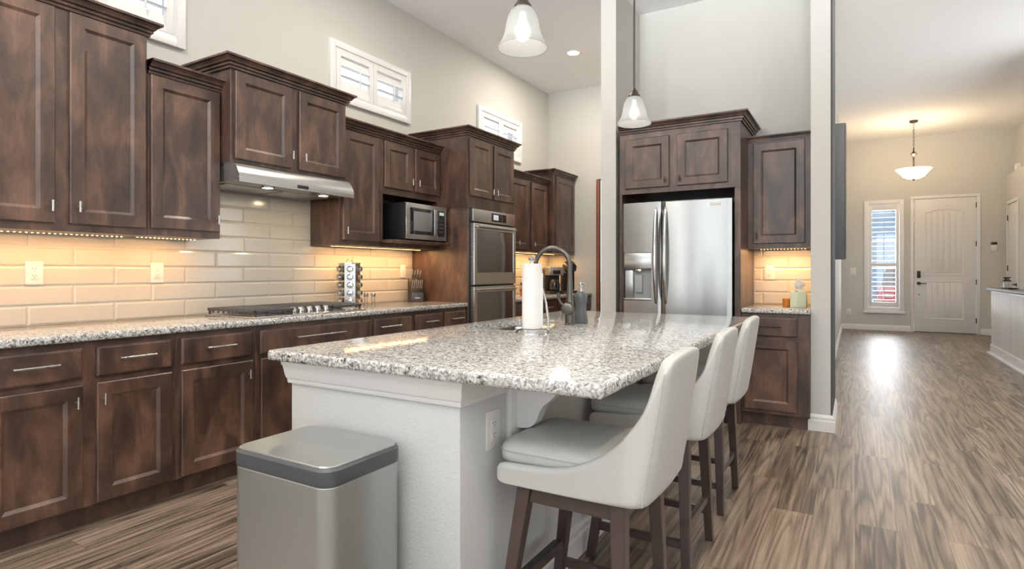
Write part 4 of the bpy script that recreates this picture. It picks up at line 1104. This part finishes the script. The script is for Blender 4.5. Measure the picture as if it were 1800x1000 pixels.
s0 = stool()
for k, (x, y, a, lab) in enumerate(((-.72, 1.735, 0, 'nearest pale leather counter stool, in front of the island outlet'), (-.725, 2.475, 0, 'middle pale leather counter stool of the row at the island'), (-.735, 3.19, 0, 'farthest pale leather counter stool, nearest the refrigerator'))):
    o = s0 if k == 0 else copy_tree(s0)
    o.location = (x, y, 0); o.rotation_euler = (0, 0, radians(a)); o['label'] = lab

# ------------------------------------------------------------------ lamps
def pendant(label, x, y, zb):
    r = thing('pendant_lamp', label, 'pendant lamp', (x, y, zb), 0, 'bell pendants over the island')
    pr_ = [(.105, 0), (.103, .008), (.094, .022), (.083, .042), (.075, .068), (.070, .098), (.063, .128), (.052, .152), (.038, .166)]
    inn = [(q-.004, z+.001) for q, z in pr_[::-1]]
    b = MB(); loops = []
    for q, z in pr_+inn: loops.append([(q*cos(2*pi*k/40), q*sin(2*pi*k/40), z) for k in range(40)])
    b.loft(loops, loopback=True); b.build('shade', SHADE, r)
    b = MB(); b.lathe([(.034, .160), (.038, .165), (.036, .178), (.026, .190), (.022, .205), (.013, .212), (.008, .225)], n=24); b.build('socket_cup', BRONZE, r)
    MB().cyl((0, 0, .22), (0, 0, ZC-zb-.02), .0065, n=10).build('rod', BRONZE, r)
    b = MB(); b.lathe([(0, ZC-zb-.022), (.055, ZC-zb-.022), (.06, ZC-zb-.012), (.06, ZC-zb-.0005)], n=28); b.build('canopy', BRONZE, r)
    b = MB(); b.lathe([(0, .030), (.012, .032), (.026, .042), (.034, .060), (.034, .074), (.026, .096), (.015, .118), (.013, .15)], n=20); b.build('bulb', BULB, r)
    point('pendant_light', (x, y, zb+.012), .8, .03, (1, .90, .75))
pendant('bell-shaped glass pendant hanging nearest, over the near end of the island', -1.19, 2.097, 2.128)
pendant('bell-shaped glass pendant hanging farther back, in front of refrigerator', -1.19, 3.51, 2.122)
def recessed(label, x, y, z, power):
    rc = thing('recessed_light', label, 'ceiling light', (x, y, z))
    b = MB(); b.lathe([(.083, -.0005), (.083, -.006), (.068, -.008), (.066, -.0005)], n=32); b.build('trim_ring', TRIM, rc)
    b = MB(); b.lathe([(0, -.004), (.066, -.004), (.066, -.001), (0, -.001)], n=32); b.build('lamp', CANL, rc)
    area('recessed_light_beam', (x, y, z-.012), (0, 0, 0), .1, .1, power, (1, .90, .76))
recessed('round recessed ceiling light glowing above the back counter', -2.769, 6.053, ZC, 48)
for x, y, z, w_ in ((-2.45, 3.3, ZC, 'over the aisle beside the cooktop'), (-2.45, .9, ZC, 'over the aisle at the far left cabinets'), (-.5, .2, ZC, 'over the floor before the island'),
                (1.0, 3.2, ZE, 'over the hall floor beside the stools'), (1.0, 6.2, ZE, 'over the hall floor past the white pillar')):
    recessed('added unseen ceiling light '+w_, x, y, z, 40 if y < 6 else 75)  # lamps out of view, added to brighten the floor and counters
ep = thing('bowl_pendant_lamp', 'bowl pendant lamp hanging on a chain in the entry hall', 'pendant lamp', (.897, 12.5, 2.84))
b = MB(); loops = []
bw = [(.02, 0.0), (.09, .006), (.16, .04), (.205, .10), (.25, .15), (.275, .175)]
for q, z in bw+[(q-.006, z+.006) for q, z in bw[::-1]]: loops.append([(max(q, .004)*cos(2*pi*k/40), max(q, .004)*sin(2*pi*k/40), z) for k in range(40)])
b.loft(loops, loopback=True); b.build('bowl', SHADEW, ep)
b = MB(); b.lathe([(0, -.03), (.012, -.026), (.014, -.01), (.024, 0), (.0, .008)], n=16); b.build('finial', BRONZE, ep)
b = MB(); b.lathe([(.014, .0), (.014, .40), (.03, .42), (.055, .445), (.03, .47), (.012, .50), (.006, .55)], n=16); b.build('stem', BRONZE, ep)
ch = MB(); z = .55
k = 0
while z < 1.0:
    a = 0 if k % 2 == 0 else pi/2
    ch.tube([(.011*cos(t)*cos(a), .011*cos(t)*sin(a), z+.02*sin(t)) for t in [2*pi*q/10 for q in range(10)]], .003, 6, closed=True); z += .032; k += 1
ch.build('chain', BRONZE, ep)
b = MB(); b.lathe([(.0, 1.0), (.05, 1.005), (.065, 1.02), (.065, 1.0395)], n=24); b.build('canopy', BRONZE, ep)
for dx in (-.09, .09):
    b = MB(); b.lathe([(0, .05), (.025, .07), (.03, .10), (.015, .15)], (dx, 0, 0), 14); b.build('bulb', emis('warm_bulb', (1, .80, .55), 10) if dx < 0 else bpy.data.materials['warm_bulb'], ep)
point('bowl_pendant_light', (.897, 12.5, 3.08), 75, .10, (1, .76, .48))

# ------------------------------------------------------------------ entry things
kp = thing('security_keypad', 'white security keypad with dark screen right of front door', 'keypad', (2.248, YD, 1.672))
MB().box(-.045, .045, -.022, 0, -.09, .03, .006).build('body', WHITEP, kp); MB().box(-.045, .045, -.023, 0, .032, .08, .006).build('screen', BLACK, kp)
ss = thing('motion_sensor', 'small white motion sensor on the ledge above the closet', 'sensor', (2.47, 13.3, 2.97))
MB().box(-.045, .045, -.04, .04, 0, .13, .015, 3).build('body', WHITEP, ss); MB().box(-.047, -.042, -.02, .02, .03, .08, .002).build('lens', SHUT, ss)
wp = thing('wall_panel', 'tall grey panel box hung on the hall wall right of white pillar', 'wall panel', (XH+.0005, 7.0, 1.33))
GPF = mat('grey_panel_frame', (.10, .105, .115), .45)
MB().box(0, .15, 0, .30, 0, 1.43, .004).build('body', GPF, wp)
MB().box(.150, .164, .004, .296, .004, 1.426, .003).build('front_panel', GPF, wp)
ln = thing('decor_lantern', 'small glass lantern with dark lid on the stair wall cap', 'lantern', (1.775, 10.2, .9655))
b = MB(); b.lathe([(.055, 0), (.06, .004), (.06, .012)], n=20); b.build('base', BRONZE, ln)
b = MB(); b.lathe([(.055, .012), (.057, .02), (.057, .085), (.045, .10)], n=20); b.build('glass_body', JAR, ln)
b = MB(); b.lathe([(.048, .10), (.05, .105), (.03, .125), (.028, .14), (.04, .145), (.042, .155), (0, .16)], n=20); b.build('lid', BRONZE, ln)
ln2 = thing('key_tray', 'small dark tray lying beside the glass lantern', 'tray', (1.775, 9.85, .9655))
MB().lathe([(0, 0), (.05, 0), (.06, .018), (.057, .018), (.048, .004), (0, .004)], n=20).build('dish', BRONZE, ln2)

# ------------------------------------------------------------------ outdoors, seen through the sidelight
struct(MB().box(-30, 40, YD+.3, 70, -.6, -.15).build('ground', mat('pale_concrete', (.55, .54, .52), .9), smooth=False))
hs = thing('neighbour_house', 'pale blue house with white gables across the street', 'house', (2.0, 34, -.15))
PANEB = mat('painted_sky_pane', (.42, .50, .58), .1); SID = mat('blue_siding', (.30, .42, .55), .8); ROOF = mat('grey_shingles', (.42, .40, .38), .9)  # reflected sky is painted into the pane colour
MB().box(-7, 7, 0, 8, 0, 5.6).build('wall', SID, hs, smooth=False)
MB().prism([(-7.5, 5.4), (7.5, 5.4), (0, 8.6)], -.5, 8.5, 'xz').build('roof', ROOF, hs, smooth=False)
for gx, gw, gz in ((-1.0, 1.6, 3.4), (2.3, 2.0, 4.2)):
    g = MB(); g.prism([(gx-gw, 0), (gx+gw, 0), (gx+gw, gz), (gx, gz+1.2), (gx-gw, gz)], -1.2, 0, 'xz'); go = g.build('gable', SID, hs, smooth=False)
    b = MB(); b.prism([(gx-gw-.25, gz-.15), (gx, gz+1.25), (gx+gw+.25, gz-.15), (gx+gw+.25, gz+.1), (gx, gz+1.5), (gx-gw-.25, gz+.1)], -1.45, -.0, 'xz'); b.build('gable_trim', TRIM, go, smooth=False)
    w_ = MB(); w_.box(gx-.7, gx+.7, -1.26, -1.2, 1.5, 2.9); wo = w_.build('window', TRIM, hs, smooth=False)
    MB().box(gx-.6, gx+.6, -1.28, -1.255, 1.6, 2.8).build('pane', PANEB, wo, smooth=False)
MB().box(3.9, 6.6, -.05, 0, 0, 2.3).build('garage_door', TRIM, hs, smooth=False)
cr = thing('car', 'red car parked outside, seen through the sidelight', 'car', (1.46, 22.5, -.15))
RED = mat('red_car_paint', (.50, .02, .025), .2, coat=.6)
b = MB(); sec = [(-2.1, .35, .62), (-1.95, .28, .82), (-1.2, .25, .92), (-.4, .25, .95), (1.2, .25, .98), (1.9, .28, .95), (2.1, .4, .75)]
b.loft([[(-.86*wf, y, z0), (.86*wf, y, z0), (.9*wf, y, (z0+z1)/2), (.78*wf, y, z1), (-.78*wf, y, z1), (-.9*wf, y, (z0+z1)/2)] for (y, z0, z1), wf in zip(sec, (.86, .96, 1, 1, 1, .98, .9))]); b.build('body', RED, cr, ang=40)
b = MB(); b.loft([[(-.74, y, .93), (.74, y, .93), (.60*k_, y+dy, z1), (-.60*k_, y+dy, z1)] for y, dy, z1, k_ in ((-1.0, .75, 1.0, 1.1), (-.9, .75, 1.42, 1), (.9, -.2, 1.42, 1), (1.6, -.4, 1.0, 1.1))]); b.build('cabin_glass', BGLASS, cr)
MB().box(-.58, .58, -.2, .7, 1.40, 1.46, .02).build('roof', RED, cr)
for sx in (-1, 1):
    for y in (-1.35, 1.35): MB().lathe([(0, -.1), (.25, -.1), (.33, -.08), (.33, .08), (.25, .1), (0, .1)], (sx*.78, y, .33), 24, ax='x').build('wheel', BLACK, cr)
    MB().box(sx*.62-.14, sx*.62+.14, -2.11, -2.0, .58, .70, .02).build('headlight', CHROME, cr)
